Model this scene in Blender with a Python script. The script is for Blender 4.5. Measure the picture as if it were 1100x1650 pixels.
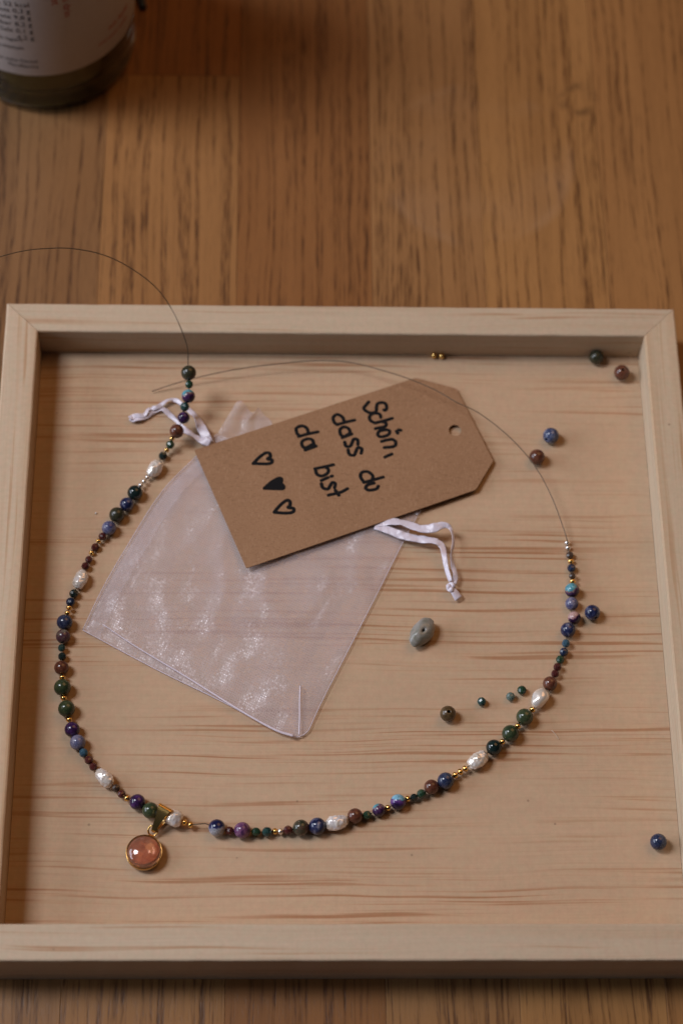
import bpy, bmesh, math, random
from mathutils import Vector, Matrix, Quaternion, noise as mnoise
import json

# ------------------------------------------------------------------ scene, camera, light
S = bpy.context.scene
COL = S.collection
for o in list(bpy.data.objects):
    bpy.data.objects.remove(o, do_unlink=True)
MM = 0.001
DATA = json.loads(r'''{"strand1": [["oliv", -54.34, 209.82, 22.1, 2.68, 0.0, 0.043, -0.823, -0.567], ["sgrn", -54.16, 206.47, 19.79, 1.49, 0.0, -0.01, -0.89, -0.457], ["turq", -54.42, 202.52, 18.35, 2.41, 0.0, -0.187, -0.882, -0.433], ["steal", -55.67, 199.37, 16.3, 1.67, 0.0, -0.207, -0.869, -0.449], ["purp", -56.02, 195.79, 14.87, 2.13, 0.0, -0.29, -0.922, -0.258], ["redb", -58.34, 190.86, 13.93, 2.51, 0.0, -0.482, -0.798, -0.362], ["gold", -60.06, 189.1, 11.84, 0.82, 0.0, -0.428, -0.67, -0.607], ["sgrn", -60.65, 187.24, 10.65, 1.53, 0.0, -0.395, -0.769, -0.502], ["gold", -61.85, 185.62, 9.56, 0.82, 0.0, -0.543, -0.747, -0.382], ["sblk", -63.22, 183.71, 8.84, 1.53, 0.0, -0.478, -0.878, -0.029], ["pearl", -65.88, 178.23, 9.32, 2.39, 3.37, -0.507, -0.862, -0.001], ["silv", -68.32, 175.06, 8.83, 0.78, 0.0, -0.588, -0.807, -0.044], ["silv", -69.45, 173.33, 9.05, 0.78, 0.0, -0.57, -0.82, 0.054], ["silv", -70.57, 171.82, 9.05, 0.78, 0.0, -0.528, -0.844, 0.093], ["blk", -72.41, 168.59, 9.57, 2.65, 0.0, -0.503, -0.863, 0.04], ["sod", -75.08, 164.08, 9.4, 2.48, 0.0, -0.563, -0.827, 0.004], ["oliv", -78.34, 159.88, 9.61, 2.69, 0.0, -0.53, -0.848, 0.005], ["lav", -80.86, 154.82, 9.46, 2.52, 0.0, -0.501, -0.864, -0.06], ["smar", -83.04, 151.78, 9.04, 1.36, 0.0, -0.58, -0.81, -0.088], ["gold", -84.33, 149.98, 8.93, 0.86, 0.0, -0.513, -0.845, -0.149], ["smar", -85.39, 147.91, 8.36, 1.44, 0.0, -0.468, -0.865, -0.18], ["gold", -86.55, 145.86, 8.07, 0.85, 0.0, -0.37, -0.925, 0.081], ["smar", -87.35, 143.01, 8.79, 1.28, 0.0, -0.325, -0.937, 0.126], ["smar", -88.4, 140.52, 8.79, 1.38, 0.0, -0.299, -0.953, 0.055], ["pearl", -89.82, 135.13, 9.25, 2.33, 3.49, -0.312, -0.95, -0.001], ["sblk", -91.83, 130.08, 8.78, 1.56, 0.0, -0.34, -0.939, -0.054], ["snav", -92.79, 126.94, 8.77, 1.56, 0.0, -0.225, -0.973, 0.055], ["gold", -93.11, 124.57, 9.09, 0.89, 0.0, -0.17, -0.983, 0.071], ["gold", -93.54, 122.63, 9.09, 0.89, 0.0, -0.21, -0.973, 0.093], ["navy", -94.31, 119.01, 9.62, 2.7, 0.0, -0.115, -0.993, 0.034], ["multi", -94.55, 113.9, 9.38, 2.46, 0.0, -0.065, -0.996, -0.06], ["steal", -94.91, 109.83, 9.07, 1.3, 0.0, -0.005, -0.998, -0.07], ["sblk", -94.58, 106.79, 8.88, 1.41, 0.0, 0.052, -0.998, 0.04], ["redb", -94.53, 102.48, 9.37, 2.45, 0.0, 0.068, -0.997, 0.04], ["gold", -94.05, 99.02, 9.2, 0.93, 0.0, 0.097, -0.994, 0.055], ["green", -93.82, 95.24, 9.77, 2.83, 0.0, 0.107, -0.994, -0.003], ["gold", -93.26, 91.68, 9.17, 0.93, 0.0, 0.225, -0.974, -0.003], ["green", -92.08, 87.7, 9.74, 2.82, 0.0, 0.274, -0.962, -0.0], ["gold", -91.08, 84.04, 9.17, 0.92, 0.0, 0.289, -0.957, -0.035], ["purp", -89.88, 80.43, 9.47, 2.55, 0.0, 0.372, -0.928, 0.039], ["lav", -87.82, 75.88, 9.52, 2.6, 0.0, 0.454, -0.889, -0.054], ["sblu", -85.81, 72.46, 8.99, 1.53, 0.0, 0.541, -0.838, -0.074], ["smar", -83.96, 69.92, 8.99, 1.47, 0.0, 0.577, -0.817, -0.008], ["smar", -82.41, 67.64, 8.95, 1.38, 0.0, 0.654, -0.755, 0.055], ["pearl", -78.61, 63.73, 9.45, 2.53, 3.64, 0.72, -0.694, -0.001], ["sbrn", -74.8, 60.3, 8.94, 1.37, 0.0, 0.724, -0.688, -0.054], ["smar", -72.82, 58.24, 9.02, 1.37, 0.0, 0.733, -0.679, 0.031], ["gold", -71.08, 56.86, 9.1, 0.91, 0.0, 0.871, -0.484, 0.087], ["purp", -67.62, 55.35, 9.53, 2.61, 0.0, 0.868, -0.492, 0.06], ["green", -63.31, 52.46, 9.63, 2.71, 0.0, 0.904, -0.427, 0.032], ["pearl", -56.08, 49.89, 9.95, 3.01, 3.31, 0.942, -0.333, -0.028], ["gold", -52.23, 48.54, 9.3, 0.95, 0.0, 0.933, -0.346, -0.101], ["gold", -50.31, 47.75, 9.32, 0.95, 0.0, 0.925, -0.379, 0.011]], "strand2": [["sodw", -41.76, 46.64, 9.67, 2.75, 0.0, 0.969, -0.208, -0.131], ["smar", -37.68, 45.76, 9.12, 1.48, 0.0, 0.995, -0.098, -0.01], ["pink", -33.6, 45.84, 9.59, 2.67, 0.0, 0.999, -0.033, -0.007], ["sgrn", -29.18, 45.48, 9.06, 1.5, 0.0, 0.997, -0.044, -0.067], ["steal", -25.62, 45.48, 9.06, 1.65, 0.0, 0.989, 0.073, -0.132], ["gold", -23.08, 45.93, 8.24, 0.95, 0.0, 0.999, 0.039, 0.0], ["silv", -21.27, 45.65, 9.06, 0.95, 0.0, 0.977, 0.016, 0.212], ["smar", -18.83, 46.0, 9.16, 1.55, 0.0, 0.985, 0.155, 0.08], ["mix", -14.71, 46.69, 9.59, 2.67, 0.0, 0.99, 0.125, 0.06], ["sod", -9.42, 47.19, 9.73, 2.81, 0.0, 0.988, 0.153, -0.014], ["pearl", -3.04, 48.49, 9.43, 2.51, 3.91, 0.959, 0.281, -0.023], ["redb", 2.81, 50.78, 9.43, 2.51, 0.0, 0.962, 0.267, -0.049], ["sgrn", 6.74, 51.21, 8.93, 1.48, 0.0, 0.964, 0.262, -0.043], ["turq", 10.57, 52.89, 9.09, 2.17, 0.0, 0.938, 0.345, 0.006], ["gold", 13.5, 53.69, 8.98, 0.91, 0.0, 0.922, 0.384, 0.06], ["turqs", 16.86, 55.51, 9.49, 2.57, 0.0, 0.901, 0.435, 0.001], ["gold", 20.01, 56.83, 8.98, 0.91, 0.0, 0.941, 0.324, -0.093], ["sblk", 22.06, 57.3, 8.98, 1.26, 0.0, 0.942, 0.335, 0.03], ["sgrn", 24.54, 58.45, 9.13, 1.56, 0.0, 0.857, 0.513, 0.055], ["redb", 27.86, 60.77, 9.35, 2.43, 0.0, 0.878, 0.474, 0.061], ["navy", 32.55, 62.78, 9.68, 2.76, 0.0, 0.886, 0.464, -0.025], ["gold", 35.78, 64.91, 9.13, 0.95, 0.0, 0.829, 0.552, -0.092], ["gold", 37.45, 66.03, 9.14, 0.95, 0.0, 0.826, 0.564, -0.029], ["gold", 39.13, 67.2, 9.02, 0.95, 0.0, 0.83, 0.555, 0.047], ["pearl", 43.35, 69.98, 9.47, 2.55, 3.67, 0.801, 0.597, 0.044], ["blk", 48.83, 74.43, 9.55, 2.63, 0.0, 0.786, 0.617, -0.026], ["gold", 51.73, 76.56, 9.19, 0.92, 0.0, 0.757, 0.653, 0.029], ["green", 54.49, 79.32, 9.76, 2.84, 0.0, 0.699, 0.716, 0.001], ["gold", 57.15, 82.12, 9.2, 0.93, 0.0, 0.653, 0.757, 0.001], ["green", 59.49, 85.12, 9.78, 2.86, 0.0, 0.655, 0.755, 0.001], ["gold", 62.24, 87.98, 9.21, 0.93, 0.0, 0.62, 0.784, -0.031], ["pearls", 64.84, 91.87, 9.51, 2.59, 3.63, 0.566, 0.824, 0.014], ["redb", 68.64, 97.32, 9.36, 2.44, 0.0, 0.53, 0.847, -0.046], ["smar", 70.57, 101.03, 9.01, 1.36, 0.0, 0.419, 0.905, -0.07], ["smar", 71.53, 103.55, 8.88, 1.42, 0.0, 0.358, 0.928, -0.105], ["sgrn", 72.69, 106.51, 8.39, 1.47, 0.0, 0.413, 0.911, 0.015], ["snav", 74.02, 109.04, 8.98, 1.52, 0.0, 0.358, 0.929, 0.097], ["sblu", 74.88, 112.2, 8.98, 1.43, 0.0, 0.222, 0.973, 0.065], ["sod", 75.83, 116.96, 9.5, 2.58, 0.0, 0.338, 0.941, 0.016], ["half", 78.27, 121.64, 9.14, 2.22, 0.0, 0.187, 0.982, -0.03], ["lav", 77.73, 126.91, 9.2, 2.28, 0.0, -0.017, 0.999, 0.027], ["turq", 78.1, 131.89, 9.42, 2.5, 0.0, 0.096, 0.995, -0.032], ["gold", 78.55, 135.42, 8.93, 0.96, 0.0, 0.081, 0.993, -0.087], ["sbrn", 78.56, 137.5, 8.93, 1.17, 0.0, -0.002, 0.996, -0.095], ["snav", 78.54, 140.75, 8.42, 1.5, 0.0, -0.005, 0.991, -0.133], ["gold", 78.52, 143.52, 8.12, 0.97, 0.0, -0.051, 0.998, -0.033], ["sbrn", 78.28, 145.84, 8.25, 1.33, 0.0, -0.124, 0.992, -0.025], ["silv", 77.87, 148.73, 7.99, 0.86, 0.0, -0.127, 0.99, -0.054], ["silv", 77.66, 150.65, 7.99, 0.86, 0.0, -0.11, 0.994, 0.001]], "loose": [["gold", 33.52, 226.34, 8.1, 1.18], ["gold", 36.34, 226.2, 8.1, 1.18], ["oliv", 92.45, 225.32, 9.57, 2.65], ["redb", 101.24, 218.74, 9.73, 2.81], ["sodp", 74.1, 192.37, 9.79, 2.87], ["redb", 68.68, 183.69, 9.72, 2.8], ["sod", 84.52, 123.43, 9.6, 2.68], ["wood", 34.05, 86.31, 9.6, 2.68], ["steal", 45.54, 91.13, 8.45, 1.53], ["spale", 55.29, 92.94, 8.48, 1.56], ["sgrn", 59.15, 95.3, 8.48, 1.56], ["navy", 100.76, 42.04, 9.63, 2.71]], "chip": [26.26, 115.88, 10.42], "wire_a": [[-54.34, 209.82, 22.1], [-54.63, 213.27, 23.1], [-54.8, 217.21, 27.1], [-57.38, 223.03, 32.1], [-61.46, 231.12, 33.5], [-66.03, 234.08, 40.0], [-72.19, 235.57, 47.0], [-79.36, 236.6, 53.0], [-86.44, 236.19, 58.0], [-94.39, 234.22, 63.0], [-101.21, 231.28, 67.0], [-108.02, 228.27, 70.0], [-115.83, 224.33, 72.0], [-123.45, 218.94, 74.0]], "wire_b": [[77.66, 150.65, 7.99], [77.43, 150.89, 9.92], [75.9, 156.4, 10.92], [72.97, 165.33, 12.42], [68.92, 174.33, 13.92], [63.77, 182.41, 14.92], [56.44, 190.83, 15.42], [47.9, 198.04, 15.92], [40.34, 202.3, 15.92], [32.81, 207.63, 15.42], [24.1, 212.22, 14.92], [15.31, 215.8, 14.42], [5.39, 219.43, 13.42], [-2.39, 220.84, 12.92], [-11.3, 221.06, 12.42], [-22.45, 220.09, 11.92], [-33.58, 218.74, 11.42], [-44.68, 216.6, 10.92], [-55.77, 214.0, 9.92], [-62.42, 212.21, 8.92], [-67.97, 210.56, 7.92]], "tag": [[-52.27, 186.01, 9.13], [-33.34, 139.15, 10.53], [46.56, 170.8, 9.16], [53.21, 182.6, 8.76], [41.32, 212.66, 7.91], [26.65, 217.07, 7.85]], "hole": [40.14, 195.05, 8.44], "writing": {"Schön,": [[[9.57, 206.59, 8.23], [8.53, 205.16, 8.28], [7.8, 203.84, 8.32], [8.7, 202.67, 8.35], [10.1, 201.97, 8.37], [11.51, 202.11, 8.36], [12.24, 202.94, 8.33], [12.37, 204.6, 8.28], [12.8, 205.92, 8.24], [14.22, 206.41, 8.22], [15.53, 205.95, 8.22], [16.0, 204.41, 8.27], [15.58, 203.22, 8.31], [14.97, 203.26, 8.31]], [[13.8, 200.12, 8.41], [13.52, 201.3, 8.37], [12.12, 201.88, 8.36], [10.7, 201.51, 8.38], [9.77, 200.32, 8.42], [10.05, 198.9, 8.46], [11.04, 198.09, 8.48]], [[17.83, 199.81, 8.4], [15.9, 199.08, 8.43], [13.66, 198.35, 8.46], [11.64, 197.74, 8.49]], [[14.07, 198.29, 8.46], [15.27, 198.13, 8.46], [15.7, 197.32, 8.48], [15.24, 196.37, 8.51], [14.02, 196.01, 8.53], [11.8, 195.44, 8.56]], [[14.81, 194.91, 8.56], [13.19, 194.35, 8.58], [12.56, 193.06, 8.62], [13.34, 192.09, 8.65], [14.95, 192.27, 8.64], [16.48, 193.1, 8.61], [16.8, 194.39, 8.57], [16.01, 194.97, 8.55], [14.81, 194.91, 8.56]], [[19.26, 194.42, 8.55], [19.7, 193.6, 8.58]], [[20.04, 195.01, 8.53], [20.8, 194.83, 8.53]], [[13.91, 190.16, 8.71], [15.93, 190.81, 8.68], [17.74, 191.01, 8.66], [18.82, 190.09, 8.69], [18.79, 188.69, 8.73], [17.67, 187.98, 8.76], [14.86, 187.61, 8.78]], [[17.41, 184.96, 8.85], [16.19, 184.37, 8.87], [14.98, 183.74, 8.9]]], "dass du": [[[0.87, 198.0, 8.53], [0.14, 200.06, 8.47], [-1.62, 201.19, 8.44], [-3.09, 200.13, 8.48], [-2.89, 198.06, 8.54], [-1.79, 196.93, 8.57]], [[4.43, 198.91, 8.48], [1.09, 197.95, 8.53], [-1.79, 196.93, 8.57]], [[2.9, 193.48, 8.65], [2.3, 195.27, 8.6], [0.63, 196.03, 8.59], [-0.79, 194.88, 8.63], [-0.51, 192.67, 8.69], [0.81, 192.17, 8.7], [2.59, 193.37, 8.66]], [[3.34, 193.07, 8.66], [1.7, 192.33, 8.69], [-0.03, 191.54, 8.73]], [[0.83, 189.76, 8.78], [1.25, 188.07, 8.83], [2.75, 188.09, 8.82], [3.47, 189.63, 8.77], [4.1, 191.02, 8.72], [5.42, 190.68, 8.73], [5.48, 188.78, 8.79]], [[1.98, 186.55, 8.87], [2.49, 184.67, 8.92], [4.02, 184.38, 8.93], [4.74, 185.91, 8.88], [5.47, 187.45, 8.83], [6.87, 186.95, 8.84], [6.58, 185.22, 8.89]], [[9.76, 173.47, 9.24], [10.59, 175.74, 9.16], [8.96, 177.59, 9.11], [6.9, 177.47, 9.13], [6.18, 175.7, 9.18], [7.36, 173.45, 9.25]], [[14.16, 175.52, 9.15], [10.87, 174.43, 9.2], [7.36, 173.29, 9.25]], [[10.93, 173.08, 9.24], [8.65, 172.3, 9.28], [7.98, 170.95, 9.32], [9.27, 170.21, 9.34], [11.68, 170.73, 9.31], [12.35, 171.84, 9.28]]], "da bist": [[[-11.97, 193.22, 8.73], [-12.62, 195.37, 8.66], [-14.39, 196.29, 8.65], [-16.24, 195.34, 8.68], [-16.07, 193.28, 8.74], [-15.05, 192.01, 8.78]], [[-8.66, 193.87, 8.69], [-12.19, 192.96, 8.74], [-15.49, 191.9, 8.78]], [[-10.0, 188.47, 8.86], [-10.65, 190.51, 8.8], [-12.54, 190.9, 8.8], [-14.31, 189.71, 8.84], [-13.96, 187.66, 8.91], [-12.64, 187.42, 8.91], [-10.22, 188.98, 8.85]], [[-9.34, 187.97, 8.88], [-11.32, 187.08, 8.91], [-13.17, 186.29, 8.94]], [[-3.25, 180.4, 9.08], [-6.54, 179.51, 9.12], [-9.73, 178.72, 9.16]], [[-9.6, 178.57, 9.17], [-9.09, 176.56, 9.23], [-7.43, 175.77, 9.24], [-5.46, 176.84, 9.2], [-5.02, 178.36, 9.15], [-6.1, 179.51, 9.12]], [[-5.17, 175.19, 9.25], [-7.53, 173.96, 9.3]], [[-4.03, 175.7, 9.23], [-3.68, 175.8, 9.23]], [[-7.54, 172.65, 9.34], [-6.94, 170.96, 9.39], [-5.29, 170.57, 9.4], [-4.5, 171.83, 9.35], [-3.7, 173.19, 9.31], [-2.66, 172.7, 9.32], [-2.94, 171.2, 9.37]], [[1.58, 170.74, 9.36], [-0.96, 169.22, 9.42], [-5.09, 168.08, 9.47]], [[-2.68, 170.1, 9.4], [-1.49, 168.11, 9.46]]], "h1": [[[-31.43, 180.63, 9.2], [-29.49, 183.03, 9.12], [-27.32, 184.88, 9.05], [-25.79, 184.9, 9.04], [-25.43, 183.48, 9.09], [-26.3, 182.81, 9.11], [-26.12, 182.35, 9.12], [-24.9, 182.21, 9.12], [-24.98, 181.05, 9.16], [-26.63, 180.53, 9.18], [-29.25, 180.55, 9.19], [-31.43, 180.63, 9.2]]], "h2": [[[-27.43, 170.62, 9.49], [-25.27, 172.89, 9.41], [-22.68, 174.67, 9.35], [-21.46, 174.43, 9.35], [-21.58, 172.67, 9.4], [-20.71, 171.53, 9.44], [-21.14, 170.53, 9.47], [-24.39, 170.5, 9.48], [-27.43, 170.62, 9.49]]], "h3": [[[-23.91, 161.22, 9.77], [-21.76, 164.06, 9.67], [-19.69, 165.86, 9.61], [-18.52, 165.38, 9.62], [-18.52, 163.74, 9.67], [-19.17, 163.09, 9.69], [-18.65, 162.9, 9.7], [-17.22, 162.61, 9.7], [-17.52, 161.23, 9.75], [-20.03, 160.76, 9.77], [-23.91, 161.07, 9.78]]]}, "tagn": 0, "bag_l": [[-88.22, 116.92, 7.52], [-82.38, 132.0, 7.52], [-75.54, 146.43, 7.52], [-63.43, 169.46, 7.52], [-51.19, 184.4, 7.52], [-44.34, 193.25, 7.52]], "bag_r": [[-12.17, 80.84, 7.52], [-7.38, 91.91, 7.52], [1.09, 109.51, 7.52], [10.86, 129.88, 7.52], [20.92, 151.28, 7.52], [25.91, 160.99, 7.52]], "bag_b": [[-88.22, 116.92, 7.52], [-63.51, 102.93, 7.52], [-40.46, 90.92, 7.52], [-23.88, 81.25, 7.52], [-16.69, 78.75, 7.52], [-14.22, 79.08, 7.52], [-12.17, 80.84, 7.52]], "ruf": [[-37.91, 205.92, 7.72], [-35.7, 206.19, 7.72], [-33.67, 203.9, 7.72], [-31.43, 201.62, 7.72], [-29.68, 203.68, 7.72], [-27.89, 201.39, 7.72], [-25.21, 198.61, 7.72], [-22.77, 195.32, 7.72], [-6.87, 193.42, 7.72], [23.65, 176.1, 7.72], [30.09, 171.2, 7.72], [26.79, 161.87, 7.72]], "seam1": [[-81.49, 118.53, 9.12], [-69.91, 110.36, 9.12], [-52.99, 99.59, 9.12], [-36.27, 88.51, 9.12], [-23.88, 81.06, 9.12], [-16.91, 78.46, 9.12]], "seam2": [[-14.86, 96.36, 9.12], [-15.06, 90.79, 9.12], [-15.06, 85.26, 9.12], [-15.27, 78.9, 9.12]], "rib": [[[11.91, 157.52, 8.92], [16.2, 157.77, 9.42], [20.48, 157.06, 9.92], [24.26, 155.13, 10.92], [27.17, 153.82, 11.92], [30.97, 153.68, 12.92], [34.01, 154.66, 12.92], [36.35, 154.19, 12.92], [37.47, 151.81, 12.42], [37.74, 148.23, 11.92], [37.04, 144.43, 10.92], [37.42, 140.64, 9.92], [38.33, 137.11, 9.42], [37.51, 134.51, 8.92]], [[11.03, 156.55, 8.92], [15.72, 154.54, 9.12], [19.97, 152.49, 9.42], [23.79, 151.3, 9.92], [28.04, 150.36, 10.42], [31.84, 149.41, 10.92], [34.01, 147.27, 10.92], [34.64, 142.99, 10.92], [35.24, 139.21, 9.92], [36.46, 134.98, 8.92]], [[-46.78, 188.65, 8.92], [-48.35, 191.44, 9.12], [-50.02, 195.16, 9.42], [-51.38, 198.28, 9.42], [-53.86, 201.81, 8.72], [-57.38, 205.17, 8.32], [-59.81, 206.74, 8.32], [-62.19, 206.4, 8.52], [-64.18, 204.69, 8.72], [-65.85, 203.29, 8.72], [-67.38, 203.0, 8.52], [-68.9, 202.51, 8.52], [-70.03, 200.61, 8.52], [-71.38, 199.93, 8.32], [-73.6, 199.83, 8.12], [-75.55, 199.15, 8.12]], [[-46.77, 188.46, 8.92], [-49.51, 189.99, 8.92], [-52.27, 191.64, 8.72], [-54.18, 193.1, 8.52], [-57.17, 196.35, 7.92], [-60.32, 199.86, 7.92], [-63.48, 202.9, 7.92], [-65.52, 202.65, 7.92], [-67.88, 201.76, 7.92], [-69.53, 199.98, 7.92], [-71.54, 198.98, 7.92], [-73.92, 198.73, 7.92], [-75.55, 198.87, 7.92]]], "knot": [36.49, 132.63, 8.92], "tail": [38.87, 129.59, 8.42], "pend": [-64.85, 38.4, 9.92], "pend_r": 5.86, "bail": [[-62.01, 45.87, 9.92], [-58.06, 52.61, 13.42], [-62.44, 46.03, 9.42]], "ring": [-62.35, 45.82, 9.12], "cam": {"loc": [-0.02306089039367155, -0.17463102364815325, 0.6617303092755699], "rot": [0.9995161483887113, -0.005546959331940486, -0.030605560807885814, -0.009087549231920018, 0.8889591717601617, -0.4578962845366237, 0.029747026055604746, 0.45795286022215975, 0.8884786391665194], "f": 3398.7880121413227}, "tray": [0.23894522296940218, 0.021274257536251878, 0.011771803389856542, 0.006920309676160622]}''')
TRAY_D, TRAY_H, RIM, FLOOR = DATA['tray']
TRAY_W = 0.24

cam = bpy.data.cameras.new('camera')
cam_o = bpy.data.objects.new('camera', cam)
COL.objects.link(cam_o)
r_ = DATA['cam']['rot']
M = Matrix(((r_[0], r_[1], r_[2]), (r_[3], r_[4], r_[5]), (r_[6], r_[7], r_[8]))).to_4x4()
M.translation = Vector(DATA['cam']['loc'])
cam_o.matrix_world = M
cam.sensor_fit = 'VERTICAL'
cam.lens = 50.0
cam.sensor_height = 50.0 * 1650.0 / DATA['cam']['f']
cam.clip_start = 0.02
cam.clip_end = 20.0
cam.dof.use_dof = True
cam.dof.focus_distance = 0.697
cam.dof.aperture_fstop = 4.8
cam.dof.aperture_blades = 7
S.camera = cam_o

S.view_settings.view_transform = 'Standard'
S.view_settings.look = 'None'
S.view_settings.exposure = -0.13
S.view_settings.gamma = 1.0
S.cycles.use_denoising = True
S.cycles.diffuse_bounces = 6
S.cycles.max_bounces = 16
S.cycles.transmission_bounces = 12
S.cycles.transparent_max_bounces = 24
S.cycles.sample_clamp_indirect = 6.0

world = bpy.data.worlds.new('World')
S.world = world
world.use_nodes = True
bg = world.node_tree.nodes['Background']
bg.inputs[0].default_value = (0.80, 0.88, 1.0, 1)
bg.inputs[1].default_value = 0.012

def area_lamp(name, pos, target, sx, sy, power, color):
    l = bpy.data.lights.new(name, 'AREA')
    l.shape = 'RECTANGLE'
    l.size, l.size_y = sx, sy
    l.energy = power
    l.color = color
    o = bpy.data.objects.new(name, l)
    COL.objects.link(o)
    o.location = pos
    d = Vector(target) - Vector(pos)
    o.rotation_euler = d.to_track_quat('-Z', 'Y').to_euler()
    return o

TGT = Vector((0.0, 0.12, 0.01))
def from_angles(az, el, dist):
    a, e = math.radians(az), math.radians(el)
    return TGT + Vector((math.cos(a) * math.cos(e), math.sin(a) * math.cos(e), math.sin(e))) * dist
# the window light, high on the left
area_lamp('window_light', from_angles(165, 54, 1.8), TGT, 0.42, 0.60, 20.5, (0.93, 0.95, 1.02))
# the lower, wider part of the same window front
area_lamp('window_sky', from_angles(178, 21, 1.8), TGT, 1.3, 0.7, 18.5, (0.88, 0.96, 1.12))
# the room's warm ceiling lamp, large and soft, behind on the right
area_lamp('ceiling_lamp', from_angles(50, 55, 1.7), TGT, 1.1, 1.1, 7.2, (1.0, 0.50, 0.19))

# ------------------------------------------------------------------ helpers
def tag(o, label=None, cat=None, group=None, kind=None):
    if label: o['label'] = label
    if cat: o['category'] = cat
    if group: o['group'] = group
    if kind: o['kind'] = kind
    return o

def empty(name, loc=(0, 0, 0)):
    o = bpy.data.objects.new(name, None)
    o.empty_display_size = 0.01
    o.location = loc
    COL.objects.link(o)
    return o

def link(name, me, mat=None, parent=None, loc=None, smooth=False):
    o = bpy.data.objects.new(name, me)
    COL.objects.link(o)
    if mat is not None:
        if not me.materials:
            me.materials.append(mat)
        else:
            o.material_slots[0].link = 'OBJECT'
            o.material_slots[0].material = mat
    if smooth:
        for p in me.polygons:
            p.use_smooth = True
    if loc is not None:
        o.location = loc
    if parent is not None:
        o.parent = parent
        o.matrix_parent_inverse = Matrix.Translation(-parent.matrix_basis.translation) if parent.parent is None else \
            Matrix.Translation(-(parent.parent.matrix_basis.translation + parent.matrix_basis.translation)) if False else parent_world(parent).inverted()
    return o

def parent_world(o):
    m = o.matrix_basis.copy()
    if o.parent is not None:
        m = parent_world(o.parent) @ o.matrix_parent_inverse @ m
    return m

def mesh(name, verts, faces):
    me = bpy.data.meshes.new(name)
    me.from_pydata([tuple(v) for v in verts], [], faces)
    me.update()
    return me

def from_bm(name, bm):
    me = bpy.data.meshes.new(name)
    bm.normal_update()
    bm.to_mesh(me)
    bm.free()
    return me

def spline(pts, n):
    """centripetal-ish Catmull-Rom through pts, n samples per span"""
    P = [Vector(p) for p in pts]
    P = [P[0] * 2 - P[1]] + P + [P[-1] * 2 - P[-2]]
    out = []
    for i in range(1, len(P) - 2):
        a, b, c, d = P[i - 1:i + 3]
        for k in range(n):
            t = k / n
            out.append(0.5 * ((2 * b) + (c - a) * t + (2 * a - 5 * b + 4 * c - d) * t * t + (3 * b - a - 3 * c + d) * t ** 3))
    out.append(P[-2].copy())
    return out

def frames(path, up=Vector((0, 0, 1))):
    fr = []
    for i, p in enumerate(path):
        t = (path[min(i + 1, len(path) - 1)] - path[max(i - 1, 0)]).normalized()
        s = t.cross(up)
        if s.length < 1e-6:
            s = Vector((1, 0, 0))
        s.normalize()
        fr.append((t, s, s.cross(t).normalized()))
    return fr

def sweep(name, path, a, b=None, seg=8, caps=True, twist=None):
    """sweep an ellipse (half axes a sideways, b upward; numbers or functions of 0..1) along a path"""
    b = a if b is None else b
    V, F = [], []
    n = len(path)
    fr = frames(path)
    for i, p in enumerate(path):
        t, s, u = fr[i]
        f = i / max(1, n - 1)
        aa = a(f) if callable(a) else a
        bb = b(f) if callable(b) else b
        w = twist(f) if twist else 0.0
        s2 = s * math.cos(w) + u * math.sin(w)
        u2 = u * math.cos(w) - s * math.sin(w)
        for k in range(seg):
            g = 2 * math.pi * k / seg
            V.append(p + s2 * (aa * math.cos(g)) + u2 * (bb * math.sin(g)))
    for i in range(n - 1):
        for k in range(seg):
            k2 = (k + 1) % seg
            F.append((i * seg + k, i * seg + k2, (i + 1) * seg + k2, (i + 1) * seg + k))
    if caps:
        F.append(tuple(range(seg))[::-1])
        F.append(tuple((n - 1) * seg + k for k in range(seg)))
    return mesh(name, V, F)

def lathe_mesh(name, prof, seg=48, close=False):
    """prof: (r, z) pairs; r == 0 ends become poles"""
    V, F, rings = [], [], []
    for r, z in prof:
        if r < 1e-9:
            rings.append([len(V)])
            V.append((0, 0, z))
        else:
            rings.append(list(range(len(V), len(V) + seg)))
            V += [(r * math.cos(2 * math.pi * k / seg), r * math.sin(2 * math.pi * k / seg), z) for k in range(seg)]
    pairs = list(zip(rings, rings[1:]))
    if close:
        pairs.append((rings[-1], rings[0]))
    for A, B in pairs:
        for k in range(seg):
            k2 = (k + 1) % seg
            if len(A) == 1 and len(B) == 1:
                break
            if len(A) == 1:
                F.append((A[0], B[k2], B[k]))
            elif len(B) == 1:
                F.append((A[k], A[k2], B[0]))
            else:
                F.append((A[k], A[k2], B[k2], B[k]))
    return mesh(name, V, F)

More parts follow.
